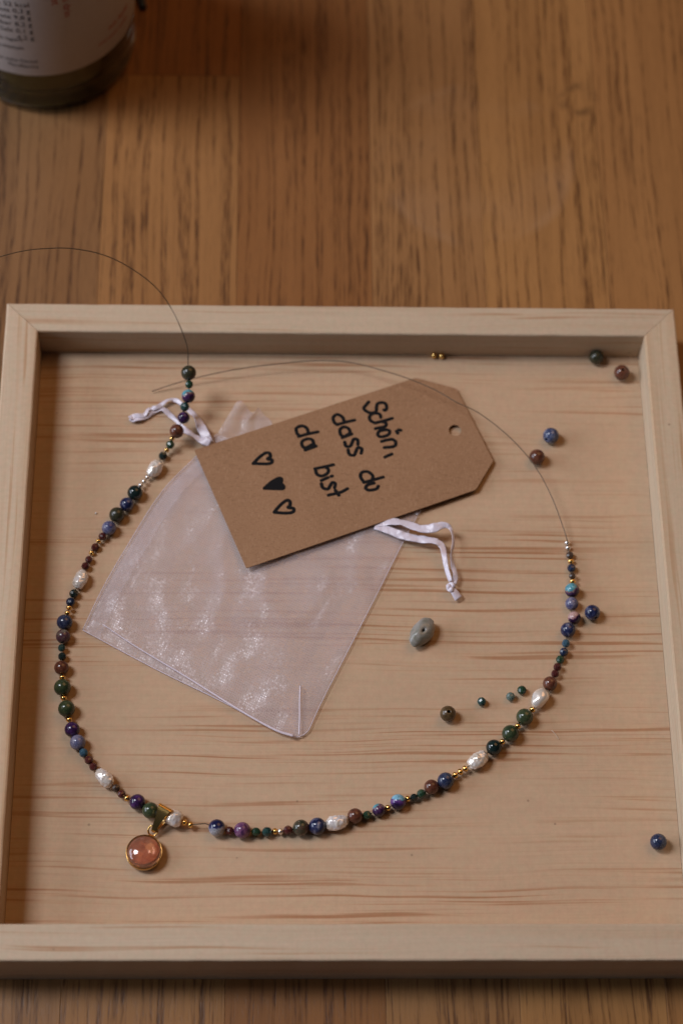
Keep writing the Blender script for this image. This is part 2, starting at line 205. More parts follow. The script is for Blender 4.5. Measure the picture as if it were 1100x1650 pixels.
# ------------------------------------------------------------------ materials
class N:
    """tiny node-graph helper"""
    def __init__(self, name):
        self.m = bpy.data.materials.new(name)
        self.m.use_nodes = True
        self.t = self.m.node_tree
        self.b = self.t.nodes['Principled BSDF']
        self.out = self.t.nodes['Material Output']
    def n(self, typ, **kw):
        x = self.t.nodes.new(typ)
        for k, v in kw.items():
            setattr(x, k, v)
        return x
    def l(self, a, b):
        self.t.links.new(a, b)
    def coord(self, kind='Object'):
        return self.n('ShaderNodeTexCoord').outputs[kind]
    def rnd(self):
        return self.n('ShaderNodeObjectInfo').outputs['Random']
    def mapv(self, vec, scale=(1, 1, 1), rot=(0, 0, 0), loc=(0, 0, 0)):
        x = self.n('ShaderNodeMapping')
        x.inputs['Scale'].default_value = scale
        x.inputs['Rotation'].default_value = rot
        x.inputs['Location'].default_value = loc
        self.l(vec, x.inputs['Vector'])
        return x.outputs[0]
    def noise(self, vec, scale=1.0, detail=3.0, rough=0.55, dist=0.0, w=None, wmul=37.0):
        x = self.n('ShaderNodeTexNoise', noise_dimensions='4D' if w is not None else '3D')
        x.inputs['Scale'].default_value = scale
        x.inputs['Detail'].default_value = detail
        x.inputs['Roughness'].default_value = rough
        x.inputs['Distortion'].default_value = dist
        self.l(vec, x.inputs['Vector'])
        if w is not None:
            self.l(self.math('MULTIPLY', w, wmul), x.inputs['W'])
        return x.outputs['Fac']
    def math(self, op, a, b=None, clamp=False):
        x = self.n('ShaderNodeMath', operation=op, use_clamp=clamp)
        for i, v in enumerate((a, b)):
            if v is None:
                continue
            if hasattr(v, 'links'):
                self.l(v, x.inputs[i])
            else:
                x.inputs[i].default_value = v
        return x.outputs[0]
    def ramp(self, fac, stops, interp='LINEAR'):
        x = self.n('ShaderNodeValToRGB')
        x.color_ramp.interpolation = interp
        e = x.color_ramp.elements
        while len(e) < len(stops):
            e.new(0.5)
        for i, (p, c) in enumerate(stops):
            e[i].position = p
            if not hasattr(c, '__len__'):
                c = (c, c, c)
            e[i].color = (c[0], c[1], c[2], 1)
        self.l(fac, x.inputs[0])
        return x.outputs[0]
    def mix(self, fac, a, b, mode='MIX'):
        x = self.n('ShaderNodeMix', data_type='RGBA', blend_type=mode)
        for sock, v in ((x.inputs[0], fac), (x.inputs[6], a), (x.inputs[7], b)):
            if hasattr(v, 'links'):
                self.l(v, sock)
            elif hasattr(v, '__len__'):
                sock.default_value = (v[0], v[1], v[2], 1)
            else:
                sock.default_value = v
        return x.outputs[2]
    def bump(self, h, strength=0.3, dist=0.0002):
        x = self.n('ShaderNodeBump')
        x.inputs['Strength'].default_value = strength
        x.inputs['Distance'].default_value = dist
        self.l(h, x.inputs['Height'])
        self.l(x.outputs[0], self.b.inputs['Normal'])
        return x.outputs[0]
    def set(self, **kw):
        for k, v in kw.items():
            s = self.b.inputs[k.replace('_', ' ')]
            if hasattr(v, 'links'):
                self.l(v, s)
            elif hasattr(v, '__len__') and len(v) == 3:
                s.default_value = (v[0], v[1], v[2], 1)
            else:
                s.default_value = v
        return self

def plain(name, col, rough=0.5, metal=0.0, **kw):
    g = N(name)
    v = g.noise(g.coord(), 900.0, 3)
    g.set(Base_Color=g.mix(v, [c * 0.88 for c in col], [min(1, c * 1.1) for c in col]), Roughness=rough, Metallic=metal, **kw)
    return g.m

def pine(name, axis, light, dark, streak=0.5, seed=0.0, thr=0.60, bands=0):
    """pale pine: fine straight grain and short reddish grain flecks running along axis"""
    g = N(name)
    c = g.coord()
    w = g.rnd()
    def sc(along, across):
        return (along, across, across) if axis == 'x' else (across, along, across)
    wob = g.noise(g.mapv(c, sc(9, 30), loc=(seed, seed, 0)), 1.0, 2)
    # displace the coordinate a little so that lines wander
    add = g.n('ShaderNodeVectorMath', operation='ADD')
    comb = g.n('ShaderNodeCombineXYZ')
    k = g.math('MULTIPLY', g.math('SUBTRACT', wob, 0.5), 0.0055)
    g.l(k, comb.inputs[1 if axis == 'x' else 0])
    g.l(c, add.inputs[0]); g.l(comb.outputs[0], add.inputs[1])
    c2 = add.outputs[0]
    fine = g.noise(g.mapv(c2, sc(30, 1500), loc=(seed, 0, 0)), 1.0, 3, w=w)
    broad = g.noise(g.mapv(c2, sc(10, 60), loc=(0, seed, 0)), 1.0, 3, w=w)
    lines = g.noise(g.mapv(c2, sc(11, 760), loc=(seed, seed, seed)), 1.0, 2.0, 0.5, w=w)
    lines2 = g.noise(g.mapv(c2, sc(18, 1250), loc=(seed + 3, seed, seed)), 1.0, 2.0, 0.5, w=w)
    gate = g.ramp(g.noise(g.mapv(c2, sc(12, 42), loc=(seed, seed + 5, 0)), 1.0, 2, w=w), [(0.38, 0.0), (0.56, 1.0)])
    f1 = g.ramp(lines, [(thr, 0.0), (thr + 0.035, 0.65), (thr + 0.09, 1.0)])
    f2 = g.ramp(lines2, [(thr + 0.02, 0.0), (thr + 0.12, 0.7)])
    fl = g.math('MULTIPLY', g.math('MAXIMUM', f1, g.math('MULTIPLY', f2, 0.6)), gate)
    base = g.mix(broad, [v * 0.90 for v in light], [v * 1.08 for v in light])
    if bands:
        bd = g.ramp(g.noise(g.mapv(c2, sc(2.2, 130), loc=(seed, seed, 0)), 1.0, 2, w=w), [(0.48, 0.0), (0.66, 1.0)])
        base = g.mix(g.math('MULTIPLY', bd, 0.55), base, [v * k for v, k in zip(light, (0.86, 0.68, 0.52))])
        base = g.mix(1.0, base, g.n('ShaderNodeObjectInfo').outputs['Color'], 'MULTIPLY')
    base = g.mix(g.math('MULTIPLY', g.ramp(fine, [(0.35, 0.0), (0.7, 1.0)]), 0.22), base, [v * 0.72 for v in light])
    # faint cross fibres of planed softwood
    cross = g.noise(g.mapv(c, sc(900, 60)), 1.0, 2)
    base = g.mix(g.math('MULTIPLY', g.ramp(cross, [(0.5, 0.0), (0.8, 1.0)]), 0.12), base, [v * 0.7 for v in light])
    halo = g.math('MULTIPLY', g.ramp(lines, [(thr - 0.09, 0.0), (thr + 0.06, 1.0)]), gate)
    base = g.mix(g.math('MULTIPLY', halo, streak * 0.40), base, [v * k for v, k in zip(light, (0.90, 0.66, 0.46))])
    base = g.mix(g.math('MULTIPLY', fl, streak), base, dark)
    # fine mottled colour of raw softwood
    m1 = g.noise(c, 520.0, 3, 0.7)
    m2 = g.noise(g.mapv(c, (1, 1, 1), loc=(3, 5, 7)), 330.0, 3, 0.7)
    base = g.mix(1.0, base, g.ramp(m1, [(0.34, (0.965, 0.965, 0.965)), (0.66, (1.035, 1.035, 1.035))]), 'MULTIPLY')
    base = g.mix(1.0, base, g.ramp(m2, [(0.36, (1.022, 0.985, 0.99)), (0.64, (0.98, 1.012, 1.005))]), 'MULTIPLY')
    # a few small dark specks
    vo = g.n('ShaderNodeTexVoronoi', feature='F1')
    vo.inputs['Scale'].default_value = 55.0
    g.l(c, vo.inputs['Vector'])
    spk = g.ramp(vo.outputs['Distance'], [(0.014, 1.0), (0.03, 0.0)])
    base = g.mix(g.math('MULTIPLY', spk, 0.5), base, (0.12, 0.07, 0.045))
    g.set(Base_Color=base, Roughness=0.62)
    g.b.inputs['Specular IOR Level'].default_value = 0.25
    g.bump(g.math('ADD', fine, cross), 0.22, 0.00008)
    return g.m

def oak():
    g = N('oiled_oak')
    c0 = g.coord('Object')
    w = g.rnd()
    geo = g.n('ShaderNodeNewGeometry').outputs['Position']
    info = g.n('ShaderNodeObjectInfo')
    wob = g.noise(g.mapv(geo, (30, 9, 10)), 1.0, 2, w=w)
    comb = g.n('ShaderNodeCombineXYZ')
    g.l(g.math('MULTIPLY', g.math('SUBTRACT', wob, 0.5), 0.009), comb.inputs[0])
    add = g.n('ShaderNodeVectorMath', operation='ADD')
    g.l(geo, add.inputs[0]); g.l(comb.outputs[0], add.inputs[1])
    c = add.outputs[0]
    broad = g.noise(g.mapv(c, (38, 6, 5)), 1.0, 3, w=w)
    ring = g.noise(g.mapv(c, (540, 7, 5)), 1.0, 2.0, 0.6, w=w)
    ring2 = g.noise(g.mapv(c, (130, 5, 5)), 1.0, 2.0, 0.6, w=w)
    dash = g.noise(g.mapv(c, (1350, 105, 60)), 1.0, 2.0, 0.6, w=w)
    pores = g.noise(g.mapv(c, (2300, 210, 60)), 1.0, 2.0, 0.6, w=w)
    fib = g.noise(g.mapv(c, (3000, 150, 100)), 1.0, 2.0, w=w)
    light = g.mix(broad, (0.258, 0.120, 0.042), (0.365, 0.183, 0.068))
    light = g.mix(1.0, light, info.outputs['Color'], 'MULTIPLY')
    dark = g.mix(1.0, (0.090, 0.033, 0.010), info.outputs['Color'], 'MULTIPLY')
    lines = g.ramp(ring, [(0.50, 0.0), (0.58, 1.0)])
    # the dark late-wood lines break up into rows of open pores
    rag = g.ramp(dash, [(0.40, 0.15), (0.60, 1.0)])
    col = g.mix(g.math('MULTIPLY', g.math('MULTIPLY', lines, rag), 0.82), light, dark)
    col = g.mix(g.math('MULTIPLY', g.ramp(ring2, [(0.50, 0.0), (0.72, 1.0)]), 0.24), col, dark)
    pm = g.math('MULTIPLY', g.ramp(dash, [(0.56, 0.0), (0.66, 1.0)]), g.math('ADD', 0.30, g.math('MULTIPLY', lines, 0.6)))
    pm = g.math('MAXIMUM', pm, g.math('MULTIPLY', g.ramp(pores, [(0.60, 0.0), (0.68, 1.0)]), 0.45))
    col = g.mix(g.math('MULTIPLY', pm, 0.5), col, (0.050, 0.022, 0.009))
    col = g.mix(g.math('MULTIPLY', fib, 0.25), col, dark)
    # an old pale glass ring and a dark drop stain left on the table
    def dist_to(x, y):
        d = g.n('ShaderNodeVectorMath', operation='DISTANCE'); g.l(geo, d.inputs[0]); d.inputs[1].default_value = (x, y, 0); return d.outputs['Value']
    dr = g.math('ADD', dist_to(0.052, 0.318), g.math('MULTIPLY', g.math('SUBTRACT', broad, 0.5), 0.012))
    haze = g.ramp(g.math('MULTIPLY', dr, 10.0), [(0.10, 0.0), (0.335, 0.6), (0.36, 1.0), (0.395, 0.0)])
    side = g.ramp(g.noise(g.mapv(geo, (22, 22, 22), loc=(0.3, 2.0, 0)), 1.0, 2), [(0.42, 0.0), (0.62, 1.0)])
    hz = g.math('MULTIPLY', haze, side)
    col = g.mix(g.math('MULTIPLY', hz, 0.15), col, (0.46, 0.34, 0.25))
    dk = g.math('ABSOLUTE', g.math('SUBTRACT', dist_to(0.0945, 0.350), 0.0065))
    dm = g.math('MULTIPLY', g.ramp(g.math('MULTIPLY', dk, 100.0), [(0.0, 1.0), (0.26, 0.0)]), g.ramp(g.noise(g.mapv(geo, (90, 90, 90)), 1.0, 2), [(0.46, 0.0), (0.58, 1.0)]))
    col = g.mix(g.math('MULTIPLY', dm, 0.6), col, (0.045, 0.020, 0.008))
    g.set(Base_Color=col, Roughness=g.math('SUBTRACT', g.math('ADD', 0.36, g.math('MULTIPLY', broad, 0.12)), g.math('MULTIPLY', hz, 0.06)))
    g.b.inputs['Specular IOR Level'].default_value = 0.35
    g.bump(g.math('SUBTRACT', fib, g.math('MULTIPLY', pm, 1.4)), 0.25, 0.00012)
    return g.m

def stone(name, cols, scale=1.5, rough=0.22, split=None, sharp=0.08, dist=0.6, bump=0.0, veins=None, spec=0.5):
    """bead stone in bead-local unit space; cols = ramp of (pos, colour)"""
    g = N(name)
    c = g.coord('Object')
    w = g.rnd()
    nz = g.noise(c, scale, 4, 0.6, dist, w=w)
    if split is None:
        fac = nz
    else:
        d = g.n('ShaderNodeVectorMath', operation='DOT_PRODUCT')
        gp = g.n('ShaderNodeNewGeometry').outputs['Position']
        ol = g.n('ShaderNodeObjectInfo').outputs['Location']
        df = g.n('ShaderNodeVectorMath', operation='SUBTRACT'); g.l(gp, df.inputs[0]); g.l(ol, df.inputs[1])
        sc_ = g.n('ShaderNodeVectorMath', operation='SCALE'); g.l(df.outputs[0], sc_.inputs[0]); sc_.inputs['Scale'].default_value = 400.0
        g.l(sc_.outputs[0], d.inputs[0]); d.inputs[1].default_value = split
        fac = g.math('ADD', g.math('MULTIPLY', d.outputs['Value'], 0.45), nz)
    col = g.ramp(fac, cols)
    fine = g.noise(c, scale * 7, 3, w=w)
    col = g.mix(0.5, col, g.mix(1.0, col, g.ramp(fine, [(0.36, 0.30), (0.64, 1.5)]), 'MULTIPLY'))
    if veins:
        vn = g.noise(c, scale * 1.6, 3, 0.5, 1.5, w=w, wmul=91.0)
        v = g.ramp(g.math('ABSOLUTE', g.math('SUBTRACT', vn, 0.5)), [(0.0, 1.0), (0.045, 0.0)])
        col = g.mix(g.math('MULTIPLY', v, veins[1]), col, veins[0])
    g.set(Base_Color=col, Roughness=g.math('ADD', rough * 0.6, g.math('MULTIPLY', fine, 0.08)))
    g.b.inputs['Specular IOR Level'].default_value = spec
    if bump:
        g.bump(fine, bump, 0.0003)
    return g.m

def metal(name, col, rough=0.16):
    g = N(name)
    v = g.noise(g.coord(), 2.5, 2, w=g.rnd())
    g.set(Base_Color=g.mix(v, [x * 0.85 for x in col], col), Metallic=1.0, Roughness=g.math('ADD', rough, g.math('MULTIPLY', v, 0.08)))
    return g.m

def pearl_mat(name, bump):
    g = N(name)
    c = g.coord('Object'); w = g.rnd()
    nz = g.noise(c, 3.4, 1.5, 0.5, 0.8, w=w)
    tint = g.noise(c, 1.2, 2, w=w, wmul=11.0)
    col = g.ramp(tint, [(0.30, (0.72, 0.63, 0.53)), (0.5, (0.84, 0.77, 0.70)), (0.72, (0.80, 0.77, 0.82))])
    g.set(Base_Color=col, Roughness=0.20, Metallic=0.28)
    g.b.inputs['Specular IOR Level'].default_value = 1.0
    g.b.inputs['Coat Weight'].default_value = 0.6
    g.b.inputs['Coat Roughness'].default_value = 0.10
    g.bump(nz, bump, 0.0011)
    return g.m

def kraft():
    g = N('kraft_card')
    c = g.coord('Object')
    f1 = g.noise(g.mapv(c, (700, 2600, 700), rot=(0, 0, 0.4)), 1.0, 3)
    f2 = g.noise(g.mapv(c, (2400, 600, 700), rot=(0, 0, -0.3)), 1.0, 3)
    b = g.noise(c, 45.0, 3)
    col = g.mix(b, (0.275, 0.150, 0.078), (0.345, 0.194, 0.106))
    col = g.mix(g.math('MULTIPLY', g.ramp(f1, [(0.52, 0.0), (0.70, 1.0)]), 0.50), col, (0.16, 0.078, 0.036))
    col = g.mix(g.math('MULTIPLY', g.ramp(f2, [(0.54, 0.0), (0.72, 1.0)]), 0.45), col, (0.46, 0.29, 0.175))
    g.set(Base_Color=col, Roughness=0.72)
    g.b.inputs['Specular IOR Level'].default_value = 0.25
    g.bump(g.math('ADD', f1, f2), 0.2, 0.00006)
    return g.m

def organza(name, cover, cell=0.00042):
    """sheer woven cloth: open weave (transparent) with bright threads whose tiny facets catch the light"""
    g = N(name)
    uv = g.coord('UV')
    sep = g.n('ShaderNodeSeparateXYZ')
    vm = g.n('ShaderNodeVectorMath', operation='SCALE')
    vm.inputs['Scale'].default_value = 1.0 / cell
    g.l(uv, vm.inputs[0])
    g.l(vm.outputs[0], sep.inputs[0])
    def thread(s):
        fr = g.math('FRACT', s)
        return g.ramp(g.math('ABSOLUTE', g.math('SUBTRACT', fr, 0.5)), [(0.12, 0.0), (0.34, 1.0)])
    ta, tb = thread(sep.outputs[0]), thread(sep.outputs[1])
    th = g.math('MAXIMUM', ta, tb)
    def core(s):
        fr = g.math('FRACT', s)
        return g.ramp(g.math('ABSOLUTE', g.math('SUBTRACT', fr, 0.5)), [(0.10, 1.0), (0.36, 0.0)])
    dots = g.math('MULTIPLY', core(sep.outputs[0]), core(sep.outputs[1]))
    big = g.noise(g.mapv(uv, (1, 1, 1)), 55.0, 3)
    fl = g.n('ShaderNodeVectorMath', operation='FLOOR'); g.l(vm.outputs[0], fl.inputs[0])
    wn = g.n('ShaderNodeTexWhiteNoise', noise_dimensions='2D'); g.l(fl.outputs[0], wn.inputs['Vector'])
    geo = g.n('ShaderNodeNewGeometry')
    def centred(vec, k):
        o = g.n('ShaderNodeVectorMath', operation='SUBTRACT'); g.l(vec, o.inputs[0]); o.inputs[1].default_value = (0.5, 0.5, 0.5)
        q = g.n('ShaderNodeVectorMath', operation='SCALE'); g.l(o.outputs[0], q.inputs[0]); q.inputs['Scale'].default_value = k
        return q.outputs[0]
    # soft creases of the cloth plus the small random lie of every thread crossing
    cr = g.n('ShaderNodeTexNoise'); cr.inputs['Scale'].default_value = 52.0; cr.inputs['Detail'].default_value = 2.0; cr.inputs['Distortion'].default_value = 1.2
    g.l(g.mapv(uv, (1.35, 0.62, 1.0), rot=(0, 0, 0.25)), cr.inputs['Vector'])
    ad = g.n('ShaderNodeVectorMath', operation='ADD'); g.l(geo.outputs['Normal'], ad.inputs[0]); g.l(centred(cr.outputs['Color'], 1.15), ad.inputs[1])
    cr2 = g.n('ShaderNodeTexNoise'); cr2.inputs['Scale'].default_value = 210.0; cr2.inputs['Detail'].default_value = 2.0
    g.l(g.mapv(uv, (1.0, 0.6, 1.0), rot=(0, 0, -0.5)), cr2.inputs['Vector'])
    ad2 = g.n('ShaderNodeVectorMath', operation='ADD'); g.l(ad.outputs[0], ad2.inputs[0]); g.l(centred(cr2.outputs['Color'], 0.60), ad2.inputs[1])
    ad3 = g.n('ShaderNodeVectorMath', operation='ADD'); g.l(ad2.outputs[0], ad3.inputs[0]); g.l(centred(wn.outputs['Color'], 0.30), ad3.inputs[1])
    nm = g.n('ShaderNodeVectorMath', operation='NORMALIZE'); g.l(ad3.outputs[0], nm.inputs[0])
    g.set(Base_Color=(0.80, 0.75, 0.82), Roughness=0.5)
    gl = g.n('ShaderNodeBsdfGlossy'); gl.inputs['Color'].default_value = (0.95, 0.93, 0.97, 1); gl.inputs['Roughness'].default_value = 0.36
    g.l(nm.outputs[0], gl.inputs['Normal'])
    tl = g.n('ShaderNodeBsdfTranslucent'); tl.inputs[0].default_value = (0.80, 0.75, 0.82, 1)
    m0 = g.n('ShaderNodeMixShader'); m0.inputs[0].default_value = 0.35
    g.l(g.b.outputs[0], m0.inputs[1]); g.l(tl.outputs[0], m0.inputs[2])
    mg = g.n('ShaderNodeMixShader'); g.l(g.math('MULTIPLY', g.math('ADD', 0.03, g.math('MULTIPLY', g.math('MULTIPLY', dots, g.ramp(wn.outputs['Value'], [(0.3, 0.25), (0.75, 1.0)])), 0.50)), 1.0), mg.inputs[0])
    g.l(m0.outputs[0], mg.inputs[1]); g.l(gl.outputs[0], mg.inputs[2])
    tr = g.n('ShaderNodeBsdfTransparent')
    m1 = g.n('ShaderNodeMixShader')
    fac = g.math('MULTIPLY', g.math('MAXIMUM', g.math('ADD', 0.20, g.math('MULTIPLY', th, 0.80)), dots), g.math('MULTIPLY', g.ramp(big, [(0.3, 0.88), (0.7, 1.12)]), cover), clamp=True)
    g.l(fac, m1.inputs[0]); g.l(tr.outputs[0], m1.inputs[1]); g.l(mg.outputs[0], m1.inputs[2])
    g.l(m1.outputs[0], g.out.inputs['Surface'])
    return g.m

def satin():
    g = N('white_satin')
    c = g.coord('Object')
    f = g.noise(g.mapv(c, (1600, 1600, 900)), 1.0, 2)
    g.set(Base_Color=g.mix(f, (0.60, 0.545, 0.635), (0.76, 0.70, 0.79)), Roughness=0.33)
    g.b.inputs['Specular IOR Level'].default_value = 0.7
    g.b.inputs['Sheen Weight'].default_value = 0.3
    g.b.inputs['Subsurface Weight'].default_value = 0.0
    cr = g.noise(g.mapv(c, (420, 420, 420)), 1.0, 3, 0.6, 0.7)
    g.bump(g.math('ADD', g.math('MULTIPLY', f, 0.3), cr), 0.55, 0.0005)
    return g.m

def glassy(name, col, rough=0.02, ior=1.48):
    g = N(name)
    g.set(Base_Color=col, Roughness=rough, IOR=ior)
    g.b.inputs['Transmission Weight'].default_value = 1.0
    return g.m

PINE_L = (0.530, 0.368, 0.240)
PINE_R = (0.545, 0.432, 0.312)
M_FLOOR = pine('pine_board', 'x', PINE_L, (0.300, 0.128, 0.052), 0.68, 1.7, 0.575)
M_RAILX = pine('pine_rail_crosswise', 'x', PINE_R, (0.33, 0.165, 0.075), 0.65, 4.1, 0.60, 1)
M_RAILY = pine('pine_rail_lengthwise', 'y', PINE_R, (0.36, 0.19, 0.085), 0.65, 7.3, 0.59, 1)
M_OAK = oak()
M_GOLD = metal('gold_plate', (0.90, 0.58, 0.20), 0.17)
M_OLDGOLD = metal('darker_gold', (0.62, 0.38, 0.13), 0.20)
M_SILVER = metal('silver_plate', (0.92, 0.90, 0.88), 0.26)
M_WIRE = plain('coated_wire', (0.125, 0.098, 0.070), 0.36, 0.6)
M_KRAFT = kraft()
M_INK = plain('black_marker_ink', (0.006, 0.006, 0.007), 0.75, Specular_IOR_Level=0.15)
M_ORG_A = organza('white_organza', 0.36, 0.00070)
M_ORG_B = organza('white_organza_under', 0.24, 0.00076)
M_SATIN = satin()
M_THREAD = plain('white_thread', (0.66, 0.58, 0.64), 0.6)

ST = {
 'blk': stone('black_agate', [(0.3, (.006, .012, .012)), (0.7, (.014, .028, .026))], 1.2, 0.10),
 'green': stone('moss_green_stone', [(0.32, (.020, .036, .018)), (0.5, (.040, .058, .028)), (0.68, (.075, .085, .040))], 1.3, 0.20, veins=((.018, .026, .014), .5)),
 'oliv': stone('dark_olive_stone', [(0.3, (.020, .022, .013)), (0.55, (.040, .039, .022)), (0.75, (.072, .062, .036))], 1.5, 0.34),
 'navy': stone('navy_stone', [(0.35, (.010, .015, .040)), (0.52, (.022, .032, .080)), (0.66, (.060, .072, .110)), (0.8, (.15, .16, .19))], 1.2, 0.20, veins=((.18, .18, .20), .25)),
 'sod': stone('blue_sodalite', [(0.36, (.010, .013, .038)), (0.50, (.020, .027, .085)), (0.56, (.070, .078, .145)), (0.68, (.26, .25, .30))], 1.1, 0.20, veins=((.010, .013, .045), .5)),
 'sodp': stone('pale_blue_sodalite', [(0.36, (.020, .028, .085)), (0.50, (.065, .085, .170)), (0.60, (.17, .19, .27)), (0.74, (.36, .36, .40))], 1.5, 0.22, veins=((.02, .025, .07), .5)),
 'lav': stone('lavender_sodalite', [(0.34, (.035, .040, .125)), (0.46, (.115, .120, .215)), (0.60, (.21, .20, .28)), (0.75, (.30, .27, .32))], 1.2, 0.22, veins=((.05, .05, .14), .5)),
 'purp': stone('dark_purple_stone', [(0.36, (.016, .008, .024)), (0.52, (.042, .015, .072)), (0.64, (.085, .030, .130)), (0.78, (.13, .06, .17))], 1.6, 0.20, veins=((.012, .008, .016), .6)),
 'redb': stone('red_brown_jasper', [(0.32, (.052, .022, .014)), (0.50, (.130, .042, .024)), (0.64, (.175, .068, .040)), (0.78, (.20, .11, .085))], 1.7, 0.24, veins=((.045, .020, .018), .6)),
 'smar': stone('maroon_garnet', [(0.35, (.045, .011, .011)), (0.65, (.105, .024, .022))], 1.2, 0.24),
 'turq': stone('turquoise_purple_stone', [(0.38, (.024, .010, .038)), (0.58, (.075, .028, .095)), (0.64, (.28, .17, .14)), (0.69, (.06, .24, .30)), (0.85, (.12, .34, .42))], 1.0, 0.20, split=(-.30, .62, .35)),
 'turqs': stone('purple_turquoise_banded_stone', [(0.34, (.018, .010, .036)), (0.48, (.085, .032, .170)), (0.60, (.135, .060, .220)), (0.64, (.030, .020, .080)), (0.68, (.16, .36, .52)), (0.85, (.20, .42, .55))], 0.9, 0.18, split=(.1, .75, .45)),
 'pink': stone('mauve_stone', [(0.36, (.055, .020, .070)), (0.50, (.18, .070, .155)), (0.66, (.26, .125, .215))], 1.8, 0.24, veins=((.05, .018, .06), .6)),
 'multi': stone('grey_purple_stone', [(0.36, (.055, .020, .045)), (0.48, (.10, .055, .06)), (0.54, (.15, .13, .10)), (0.70, (.24, .22, .19))], 1.0, 0.22, veins=((.09, .02, .025), .4)),
 'mix': stone('brown_green_stone', [(0.36, (.030, .036, .022)), (0.50, (.070, .058, .038)), (0.62, (.105, .040, .028)), (0.76, (.10, .09, .06))], 1.2, 0.16),
 'half': stone('pink_and_plum_stone', [(0.40, (.022, .008, .030)), (0.50, (.040, .014, .050)), (0.53, (.26, .12, .15)), (0.70, (.46, .30, .28))], 1.0, 0.18, split=(-.45, .75, .2)),
 'sodw': stone('navy_and_white_sodalite', [(0.38, (.33, .33, .36)), (0.47, (.22, .22, .29)), (0.54, (.018, .022, .085)), (0.75, (.012, .014, .055))], 1.0, 0.18, split=(-.2, .7, .3)),
 'wood': stone('brown_wood_jasper', [(0.34, (.060, .036, .016)), (0.55, (.105, .066, .030)), (0.75, (.14, .095, .045))], 1.5, 0.36),
 'spale': stone('pale_teal_stone', [(0.35, (.075, .115, .100)), (0.65, (.15, .20, .175))], 1.6, 0.34),
 'steal': stone('dark_teal_stone', [(0.35, (.012, .036, .034)), (0.65, (.035, .080, .074))], 1.4, 0.20),
 'sblu': stone('teal_blue_stone', [(0.35, (.022, .060, .095)), (0.65, (.060, .125, .175))], 1.4, 0.22),
 'snav': stone('small_navy_stone', [(0.35, (.008, .014, .034)), (0.65, (.022, .034, .080))], 1.4, 0.26),
 'sblk': stone('small_black_stone', [(0.35, (.007, .014, .013)), (0.65, (.018, .030, .028))], 1.4, 0.28),
 'sbrn': stone('small_brown_stone', [(0.35, (.030, .018, .013)), (0.65, (.095, .060, .043))], 1.4, 0.28),
 'sgrn': stone('small_green_stone', [(0.35, (.010, .032, .018)), (0.65, (.030, .072, .040))], 1.6, 0.26),
 'gold': M_GOLD, 'silv': M_SILVER,
 'pearl': pearl_mat('wrinkled_pearl', 0.05), 'pearls': pearl_mat('smooth_pearl', 0.04),
}
WORDS = {'sodp': 'pale blue', 'blk': 'glossy black', 'green': 'moss green', 'oliv': 'dark olive', 'navy': 'navy blue', 'sod': 'blue and white veined', 'lav': 'pale lavender blue',
 'purp': 'dark purple', 'redb': 'red brown', 'smar': 'small maroon', 'turq': 'turquoise and purple patterned', 'turqs': 'purple bead with a turquoise cap', 'pink': 'mauve',
 'multi': 'grey and purple', 'mix': 'brown and green', 'half': 'half pink and half dark plum', 'sodw': 'half navy and half white', 'steal': 'small dark teal', 'sblu': 'small blue teal',
 'snav': 'small navy', 'sblk': 'small black green', 'sbrn': 'small brown', 'sgrn': 'small dark green', 'gold': 'gold', 'silv': 'silver'}

# ------------------------------------------------------------------ the oak table
def plank(x0, x1, y0, y1, z0, z1, e):
    """board with chamfered upper edges"""
    V = [(x0, y0, z0), (x1, y0, z0), (x1, y1, z0), (x0, y1, z0),
         (x0, y0, z1 - e), (x1, y0, z1 - e), (x1, y1, z1 - e), (x0, y1, z1 - e),
         (x0 + e, y0 + e, z1), (x1 - e, y0 + e, z1), (x1 - e, y1 - e, z1), (x0 + e, y1 - e, z1)]
    F = [(3, 2, 1, 0), (0, 1, 5, 4), (1, 2, 6, 5), (2, 3, 7, 6), (3, 0, 4, 7),
         (4, 5, 9, 8), (5, 6, 10, 9), (6, 7, 11, 10), (7, 4, 8, 11), (8, 9, 10, 11)]
    return mesh('plank', V, F)

table = empty('table', (0, 0.2, -0.027))
tag(table, 'brown oak table top of glued staves under the tray and the bottle', 'table')
rng = random.Random(5)
xs = [-0.455, -0.402, -0.352, -0.300, -0.248, -0.196, -0.145, -0.0900, -0.0385, 0.0122, 0.0545, 0.101, 0.150, 0.199, 0.249, 0.301, 0.352, 0.404, 0.455]
joints = {7: [0.3597], 6: [0.02], 8: [-0.10, 0.47], 9: [0.44], 10: [-0.07], 11: [0.46]}
tones = {(7, 0): (1.0, 0.98, 0.92), (7, 1): (0.86, 0.70, 0.56), (6, 1): (0.74, 0.74, 0.76), (6, 0): (0.9, 0.9, 0.9), (8, 1): (0.80, 0.70, 0.62), (8, 0): (0.9, 0.85, 0.8), (9, 0): (0.98, 1.0, 1.02), (10, 1): (1.10, 1.12, 1.05), (11, 0): (1.0, 0.98, 0.92), (12, 0): (0.94, 0.92, 0.86)}
for i, (a, b) in enumerate(zip(xs, xs[1:])):
    js = joints.get(i, [rng.uniform(-0.05, 0.55)])
    ys = [-0.30] + js + [0.70]
    for k, (c, d) in enumerate(zip(ys, ys[1:])):
        o = link('plank', plank(a + 0.00004, b - 0.00004, c + 0.00004, d - 0.00004, -0.027, 0.0, 0.00012), M_OAK, table)
        t = tones.get((i, k)) or tuple(v * rng.uniform(0.9, 1.1) for v in (1, 0.96, 0.9))
        o.color = (t[0], t[1], t[2], 1)

# ------------------------------------------------------------------ the pine tray
tray = empty('tray', (0, TRAY_D / 2, 0))
tag(tray, 'square pale pine tray with mitred rails holding the unfinished necklace', 'tray')
HW = TRAY_W / 2

